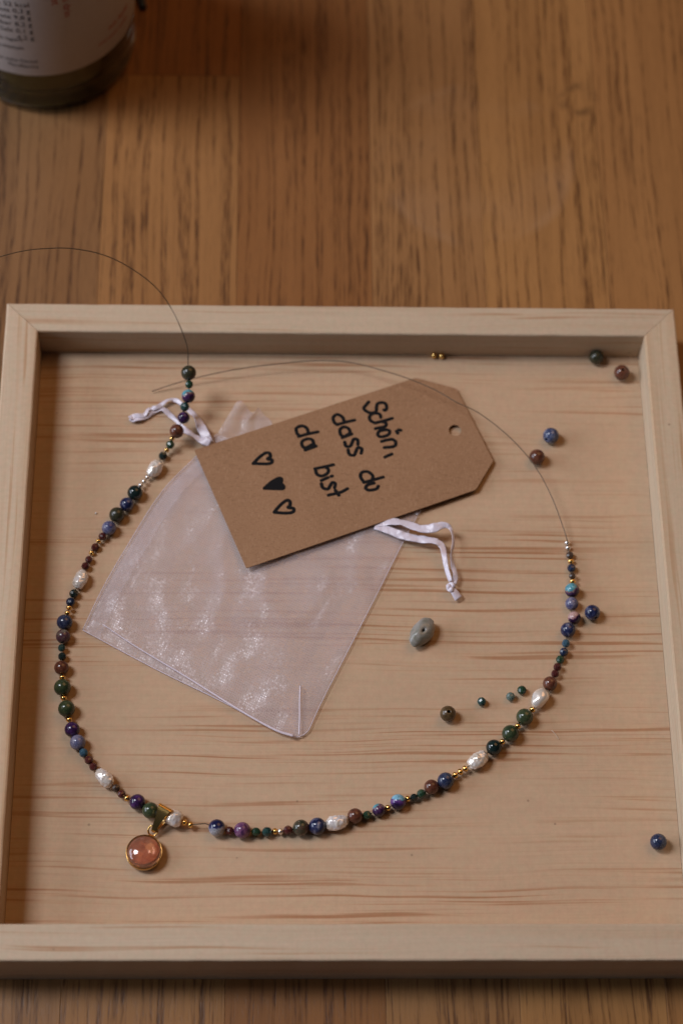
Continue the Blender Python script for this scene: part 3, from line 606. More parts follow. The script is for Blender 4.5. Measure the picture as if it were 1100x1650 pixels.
def rail(length, seed):
    """rail along +x, outer face at y=0, mitred at 45 degrees at both ends, softly rounded uneven edges"""
    e = 0.0007
    sec = [(0, 0), (0, TRAY_H - e), (e * 0.3, TRAY_H - e * 0.3), (e, TRAY_H), (RIM - e, TRAY_H), (RIM - e * 0.3, TRAY_H - e * 0.3), (RIM, TRAY_H - e), (RIM, 0)]
    n = 90
    V, F = [], []
    m = len(sec)
    for i in range(n + 1):
        f = i / n
        for j, (y, z) in enumerate(sec):
            x = y + 0.00010 + f * (length - 2 * y - 0.00020)
            k = 0.0
            if j in (1, 2, 3, 5, 6) and 0 < i < n:
                k = mnoise.noise(Vector((x * 140, seed * 9.1, j * 0.3))) * 0.00010 + max(0, mnoise.noise(Vector((x * 320, seed * 3.7, 5.0))) - 0.35) * 0.0002
            V.append((x, y + (k if j < 4 else -k), z - abs(k) * 0.6))
    for i in range(n):
        for j in range(m):
            j2 = (j + 1) % m
            F.append((i * m + j, i * m + j2, (i + 1) * m + j2, (i + 1) * m + j))
    F.append(tuple(range(m))[::-1])
    F.append(tuple(n * m + j for j in range(m)))
    return V, F

def place_rail(length, seed, origin, rot, mat, dz, tone):
    V, F = rail(length, seed)
    c, s = math.cos(rot), math.sin(rot)
    g = 0.00006
    V = [(origin[0] + c * x - s * y, origin[1] + s * x + c * y, z + dz * (z > 0.015)) for x, y, z in V]
    me = mesh('rail', V, F)
    o = link('rail', me, mat, tray)
    o.color = (*tone, 1)
    return o

place_rail(TRAY_W, 1, (-HW, 0), 0, M_RAILX, 0, (0.98, 0.97, 0.97))
place_rail(TRAY_D, 2, (HW, 0), math.pi / 2, M_RAILY, 0.00007, (1.04, 1.03, 1.0))
place_rail(TRAY_W, 3, (HW, TRAY_D), math.pi, M_RAILX, -0.00004, (0.96, 0.95, 0.94))
place_rail(TRAY_D, 4, (-HW, TRAY_D), -math.pi / 2, M_RAILY, 0.00010, (1.03, 1.0, 0.98))
bm = bmesh.new()
bmesh.ops.create_cube(bm, size=1.0)
for v in bm.verts:
    v.co = Vector((v.co.x * (TRAY_W - 2 * RIM - 0.0002), v.co.y * (TRAY_D - 2 * RIM - 0.0002) + TRAY_D / 2, FLOOR - 0.0024 + v.co.z * 0.0048))
link('base_board', from_bm('base_board', bm), M_FLOOR, tray)

# ------------------------------------------------------------------ bead meshes (unit radius, hole along local z)
def bead_mesh(name, seg, rings, hole, smooth=True, squash=1.0):
    a0 = math.asin(hole)
    prof = [(math.sin(a0 + (math.pi - 2 * a0) * i / rings), squash * math.cos(a0 + (math.pi - 2 * a0) * i / rings)) for i in range(rings + 1)]
    zz = squash * math.cos(a0)
    prof += [(hole * 0.9, -zz * 0.93), (hole * 0.9, zz * 0.93)]
    me = lathe_mesh(name, prof, seg, close=True)
    if smooth:
        for p in me.polygons:
            p.use_smooth = True
    me.materials.append(None)
    return me
ME_ROUND = bead_mesh('round_bead', 40, 22, 0.17)
ME_LOOSE = bead_mesh('loose_bead', 40, 22, 0.22)
ME_FACET = bead_mesh('faceted_bead', 9, 6, 0.2, smooth=False)
ME_SPACER = bead_mesh('spacer_bead', 20, 12, 0.3, squash=0.82)

def pearl_mesh(seed, ratio, smooth):
    """rice pearl: unit half-length along z, uneven and wrinkled"""
    prof = []
    n = 34
    for i in range(n + 1):
        t = math.pi * i / n
        prof.append((0 if i in (0, n) else math.sin(t) ** 0.86 * ratio, math.cos(t)))
    me = lathe_mesh('pearl', prof, 44)
    for v in me.vertices:
        p = v.co.copy()
        d = mnoise.noise(p * 1.3 + Vector((seed * 7.3, 0, 0))) * 0.10
        if not smooth:
            d += mnoise.noise(Vector((p.x * 4.2, p.y * 4.2, p.z * 5.0)) + Vector((seed * 3.1, seed, 0))) * 0.085
        v.co = p + p.normalized() * d
        v.co.x *= 1.0 + 0.12 * math.sin(p.z * 2.0 + seed)
    for p in me.polygons:
        p.use_smooth = True
    me.materials.append(None)
    return me

def set_mat(o, mat):
    o.material_slots[0].link = 'OBJECT'
    o.material_slots[0].material = mat

def axis_quat(ax, spin):
    q = Vector((0, 0, 1)).rotation_difference(Vector(ax).normalized())
    return q @ Quaternion((0, 0, 1), spin)

def put(name, me, mat, loc, r, q, parent=None):
    o = bpy.data.objects.new(name, me)
    COL.objects.link(o)
    set_mat(o, mat)
    o.rotation_mode = 'QUATERNION'
    o.rotation_quaternion = q
    o.scale = (r, r, r) if not hasattr(r, '__len__') else r
    o.location = loc
    if parent is not None:
        o.parent = parent
        o.matrix_parent_inverse = parent_world(parent).inverted()
    return o

# ------------------------------------------------------------------ the necklace
first = Vector(DATA['strand1'][30][1:4]) * MM
necklace = empty('necklace', (first.x, first.y, FLOOR))
tag(necklace, 'unfinished necklace of coloured stone beads, white pearls and gold beads on a wire', 'necklace')
rng = random.Random(11)
def string(S):
    for i, row in enumerate(S):
        k, x, y, z, r, L = row[:6]
        ax = Vector(row[6:9])
        p = Vector((x, y, z)) * MM
        if k.startswith('pearl'):
            l = max(L, r) * MM
            me = pearl_mesh(i + x * 0.01, r * MM / l, k == 'pearls')
            put('pearl', me, ST[k], p, l, axis_quat(ax, rng.uniform(0, 6.28)), necklace)
            continue
        if k in ('gold', 'silv'):
            o = put('spacer_bead', ME_SPACER, ST[k], p, r * MM * 1.16, axis_quat(ax, 0), necklace)
        else:
            small = r < 2.0
            tilt = Vector((rng.uniform(-.12, .12), rng.uniform(-.12, .12), rng.uniform(-.12, .12)))
            q = axis_quat(ax + tilt, rng.uniform(0, 6.28))
            o = put('bead', ME_FACET if small else ME_ROUND, ST[k], p, r * MM, q, necklace)
        o['label'] = WORDS[k] + ('' if 'bead' in WORDS[k] else ' bead')
string(DATA['strand1'])
string(DATA['strand2'])
V3 = lambda a: Vector(a) * MM
pa = [V3(q) for q in DATA['wire_a']][::-1]
p1 = [V3(r[1:4]) for r in DATA['strand1']][1:]
p2 = [V3(r[1:4]) for r in DATA['strand2']]
pb = [V3(q) for q in DATA['wire_b']][1:]
gap = (p1[-1] + p2[0]) / 2 + Vector((0.0005, 0.0008, 0.0004))
wire_path = spline(pa, 6)[:-1] + pa[-1:] + p1 + [gap] + p2 + spline([p2[-1]] + pb, 6)[1:]
link('wire', sweep('wire', wire_path, 0.00018, seg=6), M_WIRE, necklace, smooth=True)

# the pendant
PC = V3(DATA['pend']); PR = DATA['pend_r'] * MM
PC.z = FLOOR
prof = [(0, 0.0003), (PR * 0.80, 0.0003), (PR * 0.94, 0.0008), (PR * 1.0, 0.0020), (PR * 0.995, 0.0031), (PR * 0.97, 0.0034), (PR * 0.945, 0.0032), (PR * 0.935, 0.0024), (PR * 0.935, 0.0012), (0, 0.0012)]
pendant = link('pendant', lathe_mesh('pendant_setting', prof, 64), M_OLDGOLD, None, smooth=True)
pendant.location = PC
pendant.parent = necklace
pendant.matrix_parent_inverse = parent_world(necklace).inverted()
pendant['label'] = 'round gold pendant with an orange glass stone'
# stone: clear domed glass over a mottled orange backing
g = N('orange_backing')
c = g.coord()
nz = g.noise(c, 260.0, 4, 0.6, 0.8)
g.set(Base_Color=g.ramp(nz, [(0.30, (0.40, 0.115, 0.055)), (0.5, (0.54, 0.20, 0.11)), (0.72, (0.64, 0.33, 0.20))]), Roughness=0.45)
RC = PR * 0.93
back = link('backing', lathe_mesh('stone_backing', [(0, 0.00135), (RC * 0.98, 0.00135), (RC * 0.98, 0.00155), (0, 0.00155)], 48), g.m, None, smooth=False)
dome = [(0, 0.00165), (RC * 0.97, 0.00165), (RC, 0.0019), (RC, 0.0026)]
for i in range(1, 15):
    t = math.pi / 2 * i / 14
    dome.append((RC * math.cos(t) if i < 14 else 0, 0.0026 + 0.0026 * math.sin(t)))
g = N('milky_peach_glass')
mk = g.noise(g.coord(), 330.0, 3, 0.6, 0.5)
g.set(Base_Color=g.ramp(mk, [(0.35, (0.92, 0.50, 0.32)), (0.65, (0.99, 0.72, 0.54))]), Roughness=0.06, IOR=1.5)
g.b.inputs['Transmission Weight'].default_value = 0.90
g.b.inputs['Coat Weight'].default_value = 0.4
g.b.inputs['Coat Roughness'].default_value = 0.02
glassm = g.m
cab = link('cabochon', lathe_mesh('cabochon', dome, 64), glassm, None, smooth=True)
for o in (back, cab):
    o.location = PC
    o.parent = pendant
    o.matrix_parent_inverse = parent_world(pendant).inverted()
# ring between setting and bail
RG = V3(DATA['ring']); RG.z = FLOOR + 0.0024
ringp = []
for k in range(33):
    t = 2 * math.pi * k / 32
    ringp.append(RG + Vector((math.cos(t) * 0.0015, math.sin(t) * 0.0014, math.sin(t) * 0.0009 - 0.0002)))
ring = link('ring', sweep('ring', ringp, 0.00032, seg=8, caps=False), M_GOLD, pendant, smooth=True)
# tapered bail: a strip folded over the wire
b0, b1 = V3(DATA['bail'][0]), V3(DATA['bail'][1])
d2 = Vector((b1.x - b0.x, b1.y - b0.y, 0)); LB = d2.length; d2.normalize()
sd = Vector((d2.y, -d2.x, 0))
prof = [(-0.0006, 0.0026, 0.0007), (0.0, 0.0032, 0.0008), (LB * 0.35, 0.0052, 0.0012), (LB * 0.7, 0.0066, 0.0018), (LB * 0.88, 0.0069, 0.0022), (LB * 0.97, 0.0066, 0.00235), (LB * 1.03, 0.0058, 0.0024), (LB * 1.04, 0.0048, 0.0024),
        (LB * 1.0, 0.0036, 0.0024), (LB * 0.9, 0.0020, 0.0022), (LB * 0.6, 0.0008, 0.0016), (LB * 0.2, 0.0009, 0.0010), (0.0, 0.0018, 0.0008), (-0.0006, 0.0022, 0.0007)]
V, F = [], []
path = [Vector((s, z, w)) for s, z, w in prof]
path = spline(path, 4)
n = len(path)
for i, q in enumerate(path):
    t = path[min(i + 1, n - 1)] - path[max(i - 1, 0)]
    nn = Vector((-t.y, t.x)).normalized()
    for off in (0.0, -0.00035):
        s, z = q.x + nn.x * off, q.y + nn.y * off
        for sg in (-1, 1):
            V.append(Vector((b0.x, b0.y, FLOOR + z)) + d2 * s + sd * (sg * q.z))
for i in range(n - 1):
    a, b = i * 4, i * 4 + 4
    F += [(a, a + 1, b + 1, b), (a + 3, a + 2, b + 2, b + 3), (a + 1, a + 3, b + 3, b + 1), (a + 2, a, b, b + 2)]
F += [(0, 2, 3, 1), (n * 4 - 4, n * 4 - 3, n * 4 - 1, n * 4 - 2)]
bail = link('bail', mesh('bail', V, F), M_GOLD, pendant)

# ------------------------------------------------------------------ loose beads
LOOSE = ['gold bead lying against the back rail, left one of the pair', 'gold bead lying against the back rail, right one of the pair',
 'loose dark olive bead against the back rail in the corner', 'loose red brown bead with its hole up, nearest the back corner',
 'loose pale blue and white bead between the card tip and the right rail', 'loose dark red brown bead touching the thin wire near the card tip',
 'loose deep blue bead lying beside the right strand of the necklace', 'loose brown bead with a drilled hole facing up, below the grey stone',
 'tiny dark teal faceted bead, closest of the three tiny ones to the brown bead', 'tiny pale grey green bead, middle one of three tiny beads in a row', 'tiny dark green bead closest to the strand, last of three tiny beads', 
 'loose mottled navy bead alone near the front right of the tray']
rng = random.Random(3)
for (k, x, y, z, r), lab in zip(DATA['loose'], LOOSE):
    p = V3((x, y, z))
    if k == 'gold':
        me, ax = ME_SPACER, Vector((1, 0.1, 0))
        if 'right' in lab: lab = lab
    elif r < 2.0:
        me, ax = ME_FACET, Vector((rng.uniform(-1, 1), rng.uniform(-1, 1), 0.3))
    else:
        me, ax = ME_LOOSE, Vector((rng.uniform(-1, 1), rng.uniform(-1, 1), 0.2))
    if k == 'wood': ax = Vector((0.06, -0.10, 1.0))
    if 'hole up' in lab: ax = Vector((0.0, -0.12, 1.0))
    o = put('loose_bead', me, ST[k], p, r * MM, axis_quat(ax, rng.uniform(0, 6.28)))
    tag(o, lab, 'bead', 'loose beads lying in the tray')

# grey nugget bead with its drilled hole facing up
CP = V3(DATA['chip'])
me = lathe_mesh('nugget', [(math.sin(a) * 1.0, math.cos(a)) for a in [0.11 + (math.pi - 0.22) * i / 30 for i in range(31)]] + [(0.11, -0.8), (0.11, 0.8)], 48, close=True)
for v in me.vertices:
    q = v.co.copy()
    rad = math.hypot(q.x, q.y)
    s = 1.0 + 0.16 * mnoise.noise(q * 1.2 + Vector((3.3, 1.0, 0)))
    if rad > 0.3:
        s *= 1.0 + 0.10 * mnoise.noise(q * 2.3 + Vector((1.3, 7.0, 0)))
    x, y, z = q.x * s, q.y * s, q.z
    waist = 1.0 - 0.10 * math.exp(-((x + 0.25) / 0.35) ** 2) * (1 if y > 0 else 0.2)
    v.co = Vector((x * 5.7, y * 3.55 * waist, z * (3.1 - 0.45 * math.exp(-rad * rad / 0.05)) * (1 - 0.18 * x))) * MM
for p in me.polygons:
    p.use_smooth = True
g = N('grey_green_stone')
c = g.coord()
nz = g.noise(c, 240.0, 4, 0.6, 0.6)
g.set(Base_Color=g.ramp(nz, [(0.32, (.17, .165, .13)), (0.5, (.25, .24, .215)), (0.68, (.34, .31, .29))]), Roughness=0.30)
o = link('nugget_bead', me, g.m)
o.location = (CP.x, CP.y, FLOOR + 0.0028)
o.rotation_euler = (math.radians(12), math.radians(-4), math.radians(50))
tag(o, 'oblong grey stone nugget bead with a dark drilled hole', 'bead')

# ------------------------------------------------------------------ organza pouch
import numpy as np
TAGP = [V3(q) for q in DATA['tag']]
_A = np.array([[p.x, p.y, 1.0] for p in TAGP]); _b = np.array([p.z for p in TAGP])
_pl = np.linalg.lstsq(_A, _b, rcond=None)[0]
def inside(p, grow=0.004):
    c = sum(TAGP, Vector()) / len(TAGP)
    for i in range(len(TAGP)):
        a, b = TAGP[i - 1], TAGP[i]
        n = Vector((b.y - a.y, a.x - b.x, 0)).normalized()
        if n.dot(Vector((p.x - a.x, p.y - a.y, 0))) * (1 if n.dot(c - a) < 0 else -1) > grow:
            return False
    return True
def under_card(p, gap=0.0008):
    if inside(p):
        p.z = min(p.z, _pl[0] * p.x + _pl[1] * p.y + _pl[2] - 0.00042 - gap)
        p.z = max(p.z, FLOOR + 0.0002)
    return p
BAGL = spline([V3(q) for q in DATA['bag_l']], 8)
BAGR = spline([V3(q) for q in DATA['bag_r']], 8)
BAGB = spline([V3(q) for q in DATA['bag_b']], 8)
def at(P, f):
    # arc-length lookup
    L = [0.0]
    for a, b in zip(P, P[1:]):
        L.append(L[-1] + (b - a).length)
    t = f * L[-1]
    for i in range(len(P) - 1):
        if t <= L[i + 1] + 1e-12:
            k = (t - L[i]) / max(1e-12, L[i + 1] - L[i])
            return P[i].lerp(P[i + 1], k)
    return P[-1].copy()
TOPL, TOPR = BAGL[-1], BAGR[-1]
bag = empty('organza_pouch', ((TOPL.x + BAGR[0].x) / 2, (TOPL.y + BAGR[0].y) / 2, FLOOR))
tag(bag, 'sheer white organza drawstring pouch lying flat beneath the brown card', 'pouch')
def coons(nu, nv, zfun, u0=0.0, u1=1.0, v0=0.0, v1=1.0):
    V, F, UV = [], [], []
    for j in range(nv + 1):
        v = v0 + (v1 - v0) * j / nv
        Lp, Rp = at(BAGL, v), at(BAGR, v)
        for i in range(nu + 1):
            u = u0 + (u1 - u0) * i / nu
            bot = at(BAGB, u)
            top = TOPL.lerp(TOPR, u)
            p = Lp.lerp(Rp, u) + bot.lerp(top, v) - (BAGB[0].lerp(BAGB[-1], u).lerp(TOPL.lerp(TOPR, u), v))
            p.z = FLOOR + zfun(u, v)
            V.append(under_card(p, 0.0003 + 0.0002 * (nu < 50)))
            UV.append((u * 0.080, v * 0.078))
    for j in range(nv):
        for i in range(nu):
            a = j * (nu + 1) + i
            F.append((a, a + 1, a + nu + 2, a + nu + 1))
    me = mesh('pouch', V, F)
    uvl = me.uv_layers.new(name='UVMap')
    for lp in me.loops:
        uvl.data[lp.index].uv = UV[lp.vertex_index]
    for p in me.polygons:
        p.use_smooth = True
    return me
def env(u, v):
    return (max(0.0, 4 * u * (1 - u)) ** 0.5) * min(1.0, v * 9.0) ** 0.7
def fold(u, v, s):
    a = mnoise.noise(Vector((u * 3.0 + s, v * 3.0, s)))
    rg = 1 - abs(mnoise.noise(Vector((u * 5.0 + v * 2.0, v * 3.5 - u * 2.5, s + 4)))) * 2.2
    gth = math.sin(u * 46 + 2.5 * mnoise.noise(Vector((u * 4, v * 2, s)))) * max(0, v - 0.55) ** 1.5
    return 0.0009 * a + 0.0008 * max(0, rg) + 0.0013 * gth
link('pouch_back', coons(40, 40, lambda u, v: 0.00025 + 0.0001 * env(u, v)), M_ORG_B, bag)
link('pouch_front', coons(84, 84, lambda u, v: 0.0006 + max(0.0, 0.0009 * env(u, v) + fold(u, v, 2.3) * env(u, v))), M_ORG_A, bag)
link('seam_allowance', coons(8, 84, lambda u, v: 0.0007 + max(0.0, 0.0009 * env(u, v) + fold(u, v, 2.3) * env(u, v)), 0.012, 0.075), M_ORG_B, bag)
# stitched seams
link('seam', sweep('seam', [under_card(p + Vector((0, 0, 0.0005)), 0.0005) for p in BAGL], 0.00016, seg=6), M_THREAD, bag, smooth=True)
link('seam', sweep('seam', spline([V3(q) for q in DATA['seam1']], 8), lambda f: 0.00022 + 0.00028 * f, lambda f: 0.0003, seg=6), M_THREAD, bag, smooth=True)
link('seam', sweep('seam', spline([V3(q) for q in DATA['seam2']], 8), 0.00025, seg=6), M_THREAD, bag, smooth=True)
link('hem', sweep('hem', [p + Vector((0, 0, 0.0004)) for p in BAGB], 0.00018, seg=6), M_THREAD, bag, smooth=True)
link('fold_edge', sweep('fold_edge', [p + Vector((0, 0, 0.0004)) for p in BAGR], 0.00012, seg=6), M_THREAD, bag, smooth=True)
# gathered frill above the drawstring
RUF = spline([V3(q) for q in DATA['ruf']], 6)
nu, nv = 90, 14
V, F, UV = [], [], []
for j in range(nv + 1):
    v = j / nv
    for i in range(nu + 1):
        u = i / nu
        p = TOPL.lerp(TOPR, u).lerp(at(RUF, u), v)
        pl = math.sin(u * 70 + 3 * mnoise.noise(Vector((u * 9, v * 2, 1)))) * (0.0003 + 0.0006 * v)
        p.z = FLOOR + 0.0010 + max(-0.0006, pl) + 0.0008 * v * (0.5 + mnoise.noise(Vector((u * 6, 3, v))))
        V.append(under_card(p, 0.0001)); UV.append((u * 0.085, v * 0.02))
for j in range(nv):
    for i in range(nu):
        a = j * (nu + 1) + i
        F.append((a, a + 1, a + nu + 2, a + nu + 1))
me = mesh('frill', V, F)
uvl = me.uv_layers.new(name='UVMap')
for lp in me.loops:
    uvl.data[lp.index].uv = UV[lp.vertex_index]
link('frill', me, M_ORG_A, bag, smooth=True)
# satin drawstrings
def ribbon(pts, wfun, tw, name='drawstring'):
    p = spline([V3(q) for q in pts], 8)
    n = len(p)
    out = []
    for i, q in enumerate(p):
        f = i / (n - 1)
        lift = abs(math.sin(tw(f))) * wfun(f) * 0.9
        out.append(q + Vector((0, 0, lift)))
    # uneven crumples along the tape
    return link(name, sweep(name, out, lambda f: wfun(f) * 0.9 * (1 + 0.12 * mnoise.noise(Vector((f * 17, pts[0][0], 0)))), 0.00010, seg=10, twist=lambda f: tw(f) + 0.35 * mnoise.noise(Vector((f * 21, pts[0][1], 3)))), M_SATIN, bag, smooth=True)
ribbon(DATA['rib'][0], lambda f: 0.0018 - 0.0010 * min(1, max(0, (f - 0.40) / 0.15)) + 0.0004 * max(0, f - 0.75) * 4, lambda f: 0.35 * math.sin(f * 9) + (1.0 if 0.52 < f < 0.86 else 0.0) * math.sin((f - 0.52) / 0.34 * math.pi))
ribbon(DATA['rib'][1], lambda f: 0.0016 - 0.0006 * min(1, max(0, (f - 0.55) / 0.2)), lambda f: -0.3 * math.sin(f * 8) - 0.7 * max(0, f - 0.6) * 2)
ribbon(DATA['rib'][2], lambda f: 0.0019 - 0.0010 * min(1, max(0, (f - 0.12) / 0.2)) + 0.0006 * max(0, f - 0.85) * 6, lambda f: 0.5 * math.sin(f * 23))
ribbon(DATA['rib'][3], lambda f: 0.0015 - 0.0005 * min(1, max(0, (f - 0.1) / 0.2)) + 0.0003 * math.sin(f * 30), lambda f: 0.5 * math.sin(f * 19 + 1))
# knot at the drawstring end
K = V3(DATA['knot']); Tt = V3(DATA['tail'])
loop = []
for k in range(37):
    t = k / 36 * 2 * math.pi * 1.6
    loop.append(K + Vector((math.cos(t) * 0.0007, math.sin(t) * 0.0010, 0.0008 * math.sin(t * 1.5 + 0.5) + 0.0004)))
link('knot', sweep('knot', loop, 0.0010, 0.0006, seg=8, twist=lambda f: 1.2 * math.sin(f * 7)), M_SATIN, bag, smooth=True)
tailp = spline([K + Vector((0, 0, 0.0004)), K.lerp(Tt, 0.5) + Vector((0, 0, 0.0006)), Tt + Vector((0.0003, -0.0006, 0))], 6)
link('ribbon_tail', sweep('ribbon_tail', tailp, lambda f: 0.0011 + 0.0004 * f, 0.0005, seg=10), M_SATIN, bag, smooth=True)

# ------------------------------------------------------------------ kraft card
TAG = [V3(q) for q in DATA['tag']]
HC = V3(DATA['hole'])
card = empty('gift_tag', (sum(p.x for p in TAG) / 6, sum(p.y for p in TAG) / 6, FLOOR))
tag(card, 'brown kraft gift tag with handwriting, clipped corners and a punched hole', 'gift tag')
# rounded-corner outline
out = []
for i, p in enumerate(TAG):
    a, b = TAG[i - 1], TAG[(i + 1) % 6]
    rr = 0.0007
    p0 = p + (a - p).normalized() * rr
    p1_ = p + (b - p).normalized() * rr
    for k in range(5):
        t = k / 4
        out.append(p0.lerp(p, t).lerp(p.lerp(p1_, t), t))
# dense outline then fill with a hole
dense = []
for a, b in zip(out, out[1:] + out[:1]):
    m = max(1, int((b - a).length / 0.003))
    dense += [a.lerp(b, k / m) for k in range(m)]
HRAD = 0.00225
hole = [HC + Vector((math.cos(t) * HRAD, math.sin(t) * HRAD, 0)) for t in [2 * math.pi * k / 28 for k in range(28)]]
bm = bmesh.new()
def loop_edges(pts):
    vs = [bm.verts.new(p) for p in pts]
    return [bm.edges.new((vs[i], vs[(i + 1) % len(vs)])) for i in range(len(vs))]
ed = loop_edges(dense) + loop_edges(hole)
bmesh.ops.triangle_fill(bm, use_beauty=True, use_dissolve=False, edges=ed)
for f in bm.faces:
    if f.normal.z < 0:
        f.normal_flip()
# flatten the plane exactly through a fitted height so that the card stays planar
ext = bmesh.ops.extrude_face_region(bm, geom=list(bm.faces))
for v in ext['geom']:
    if isinstance(v, bmesh.types.BMVert):
        v.co.z -= 0.00042
bmesh.ops.recalc_face_normals(bm, faces=list(bm.faces))
link('card', from_bm('card', bm), M_KRAFT, card)
# handwriting: felt-pen strokes, one raised film of ink per word
def film(polys, closed_fill=False):
    V, F = [], []
    for pts in polys:
        P = [V3(q) for q in pts]
        path = spline(P, 5)
        me = sweep('ink', [q + Vector((0, 0, 0.00003)) for q in path], 0.00065, 0.00006, seg=8)
        o = len(V)
        V += [v.co.copy() for v in me.vertices]
        F += [tuple(i + o for i in p.vertices) for p in me.polygons]
        bpy.data.meshes.remove(me)
        for q in (path[0], path[-1]):      # round pen-tip ends
            o = len(V)
            V.append(q + Vector((0, 0, 0.00009)))
            V += [q + Vector((math.cos(2 * math.pi * k / 12) * 0.00065, math.sin(2 * math.pi * k / 12) * 0.00065, 0.00004)) for k in range(12)]
            F += [(o, o + 1 + k, o + 1 + (k + 1) % 12) for k in range(12)]
        if closed_fill:
            o = len(V)
            c = sum(path, Vector()) / len(path)
            V.append(c + Vector((0, 0, 0.00008)))
            V += [q + Vector((0, 0, 0.00008)) for q in path]
            F += [(o, o + 1 + k, o + 2 + k) for k in range(len(path) - 1)]
    return mesh('ink', V, F)
for key, nm, fill in (('Schön,', 'handwritten_line', False), ('dass du', 'handwritten_line', False), ('da bist', 'handwritten_line', False), ('h1', 'drawn_heart', False), ('h2', 'drawn_heart', True), ('h3', 'drawn_heart', False)):
    o = link(nm, film(DATA['writing'][key], fill), M_INK, card)
    o['label'] = {'h1': 'outlined heart', 'h2': 'filled black heart', 'h3': 'outlined heart'}.get(key, 'the words ' + key.replace(',', ''))

# ------------------------------------------------------------------ bottle
BX, BY, BR = -0.1148, 0.3750, 0.0358
bottle = empty('bottle', (BX, BY, 0))
tag(bottle, 'green glass bottle with a white paper label at the back left', 'bottle')
RG_ = BR - 0.0005
outer = [(0, 0.0035), (0.022, 0.0022), (0.027, 0.0004), (0.0300, 0.0001), (0.0330, 0.0006), (0.0345, 0.0024), (RG_, 0.0060), (RG_, 0.100), (0.034, 0.112), (0.028, 0.128), (0.021, 0.142), (0.0195, 0.165),
         (0.0168, 0.165), (0.0180, 0.142), (0.0250, 0.128), (0.0312, 0.112), (RG_ - 0.0028, 0.100), (RG_ - 0.0028, 0.0135), (0.0305, 0.0085), (0.022, 0.0072), (0, 0.0080)]
o = link('glass', lathe_mesh('bottle_glass', outer, 72), glassy('green_glass', (0.80, 0.90, 0.70), 0.02, 1.5), bottle, smooth=True)
inner = [(0, 0.0082), (0.022, 0.0074), (0.0303, 0.0087), (RG_ - 0.0029, 0.0137), (RG_ - 0.0029, 0.100), (0.0310, 0.112), (0.0270, 0.121), (0, 0.121)]
link('drink', lathe_mesh('bottle_drink', inner, 64), plain('brown_drink', (0.240, 0.135, 0.045), 0.5), bottle, smooth=True)
lab = [(BR, 0.0240), (BR, 0.0955), (BR - 0.0001, 0.0957), (BR - 0.0003, 0.0955), (BR - 0.0003, 0.0240), (BR - 0.0001, 0.0238)]
g = N('white_label_paper')
c = g.coord()
g.set(Base_Color=g.mix(g.noise(c, 400.0, 3), (0.50, 0.47, 0.47), (0.56, 0.53, 0.53)), Roughness=0.55)
link('paper_label', lathe_mesh('bottle_label', lab, 96, close=True), g.m, bottle, smooth=True)
capm = plain('dark_cap', (0.05, 0.05, 0.055), 0.4)
link('cap', lathe_mesh('bottle_cap', [(0, 0.1805), (0.019, 0.1805), (0.0212, 0.1785), (0.0215, 0.158), (0.0200, 0.158), (0.0200, 0.1655), (0, 0.1655)], 48), capm, bottle, smooth=False)
for oo in [x for x in bottle.children]:
    if oo.data and oo.name.split('.')[0] in ('glass', 'drink', 'paper_label', 'cap'):
        oo.matrix_parent_inverse = Matrix.Identity(4)
# printing on the label
def label_text(txt, size, phi, z, mat, align='RIGHT', rot=0.0):
    cu = bpy.data.curves.new('print', 'FONT')
    cu.body = txt
    cu.size = size
    cu.align_x = align
    cu.extrude = 0.00002
    cu.resolution_u = 2
    tmp = bpy.data.objects.new('print', cu)
    COL.objects.link(tmp)
    dg = bpy.context.evaluated_depsgraph_get()
    me = bpy.data.meshes.new_from_object(tmp.evaluated_get(dg))
    bpy.data.objects.remove(tmp, do_unlink=True)
    bpy.data.curves.remove(cu)
    R = BR + 0.00006
    cr, sr = math.cos(rot), math.sin(rot)
    for v in me.vertices:
        x, y = v.co.x * cr - v.co.y * sr, v.co.x * sr + v.co.y * cr
        a = math.radians(phi) + x / R
        v.co = Vector((R * math.cos(a), R * math.sin(a), z * MM + y)) + Vector((math.cos(a), math.sin(a), 0)) * v.co.z
    me.name = 'print'
    me.materials.clear()
    return me
M_GREY = plain('grey_print', (0.075, 0.070, 0.072), 0.6)
M_RED = plain('red_print', (0.42, 0.050, 0.030), 0.6)
rows = [('Energie 52 kcal', 64.0), ('Fett 0,3 g', 60.6), ('Kohlenhydrate 9,8 g', 57.0), ('Zucker 8,2 g', 53.3), ('Salz 0,1 g', 49.6), ('4,2 g', 45.9)]
P_ = []
for t, z in rows:
    P_.append((t, 0.0034, -88.0, z - 1.2, M_GREY, 'RIGHT', 0))
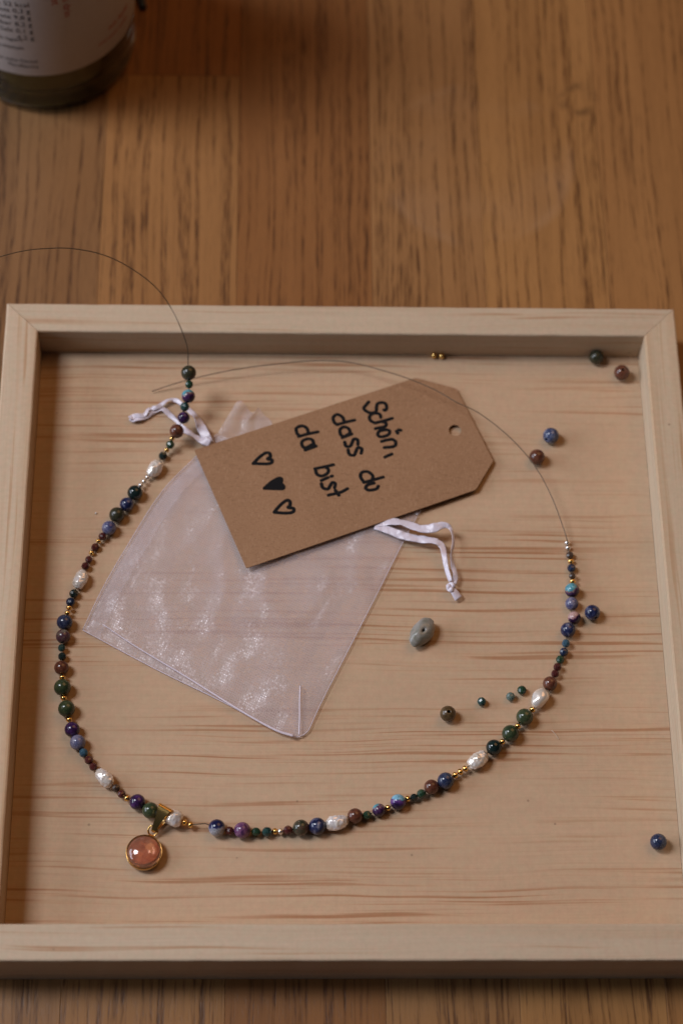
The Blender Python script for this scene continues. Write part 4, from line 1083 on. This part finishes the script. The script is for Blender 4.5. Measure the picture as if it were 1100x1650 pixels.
P_ += [('im Kühlschrank lagern', 0.0027, -95, 43.4, M_GREY, 'RIGHT', 0), ('vor dem Öffnen schütteln', 0.0027, -95, 38.8, M_GREY, 'RIGHT', 0),
       ('mindestens haltbar bis siehe Deckel', 0.0024, -88, 31.6, M_GREY, 'RIGHT', 0), ('Pfandflasche', 0.0024, -88, 28.6, M_GREY, 'RIGHT', 0),
       ('was drin', 0.0044, -68.5, 69.5, M_RED, 'LEFT', -math.pi / 2), ('ist', 0.0044, -75.0, 66.5, M_RED, 'LEFT', -math.pi / 2),
       ('mit Apfel', 0.0036, -40, 35.4, M_RED, 'LEFT', 0), ('und sonst nichts', 0.0027, -49, 30.8, M_RED, 'LEFT', 0)]
for t, s, ph, z, m_, al, ro in P_:
    o = link('printed_text', label_text(t, s, ph, z, m_, al, ro), m_, bottle)
    o.matrix_parent_inverse = Matrix.Identity(4)

# ------------------------------------------------------------------ a stray hair and a crumb on the tray floor
hp = spline([Vector((68.39, 81.13, 8.1)) * MM, Vector((69.42, 80.01, 8.0)) * MM, Vector((70.84, 78.27, 7.2)) * MM], 6)
tag(link('hair', sweep('hair', hp, 0.00009, seg=5), plain('pale_hair', (0.62, 0.55, 0.45), 0.5), None, smooth=True), 'short pale hair on the tray floor below the right strand', 'hair')
bm = bmesh.new()
bmesh.ops.create_icosphere(bm, subdivisions=1, radius=0.00045)
for v in bm.verts:
    v.co *= 1 + 0.3 * mnoise.noise(v.co * 2500)
    v.co += Vector((-85.81, 161.62, 7.2)) * MM
tag(link('crumb', from_bm('crumb', bm), plain('white_crumb', (0.80, 0.76, 0.70), 0.6)), 'tiny white crumb on the tray floor left of the left strand', 'crumb')
# ------------------------------------------------------------------ dark cable end behind the bottle
cp = spline([Vector(q) * MM for q in ((-77.31, 392.18, 1.45), (-78.17, 395.36, 1.45), (-80.1, 401.1, 1.45), (-83.95, 410.74, 1.45), (-91.41, 422.06, 1.45), (-106.97, 431.7, 1.45), (-130, 440, 1.45))], 6)
tag(link('cable', sweep('cable', cp, 0.0014, seg=12), plain('dark_blue_rubber', (0.016, 0.020, 0.028), 0.45), None, smooth=True), 'dark blurred cable end on the table just right of the bottle', 'cable')
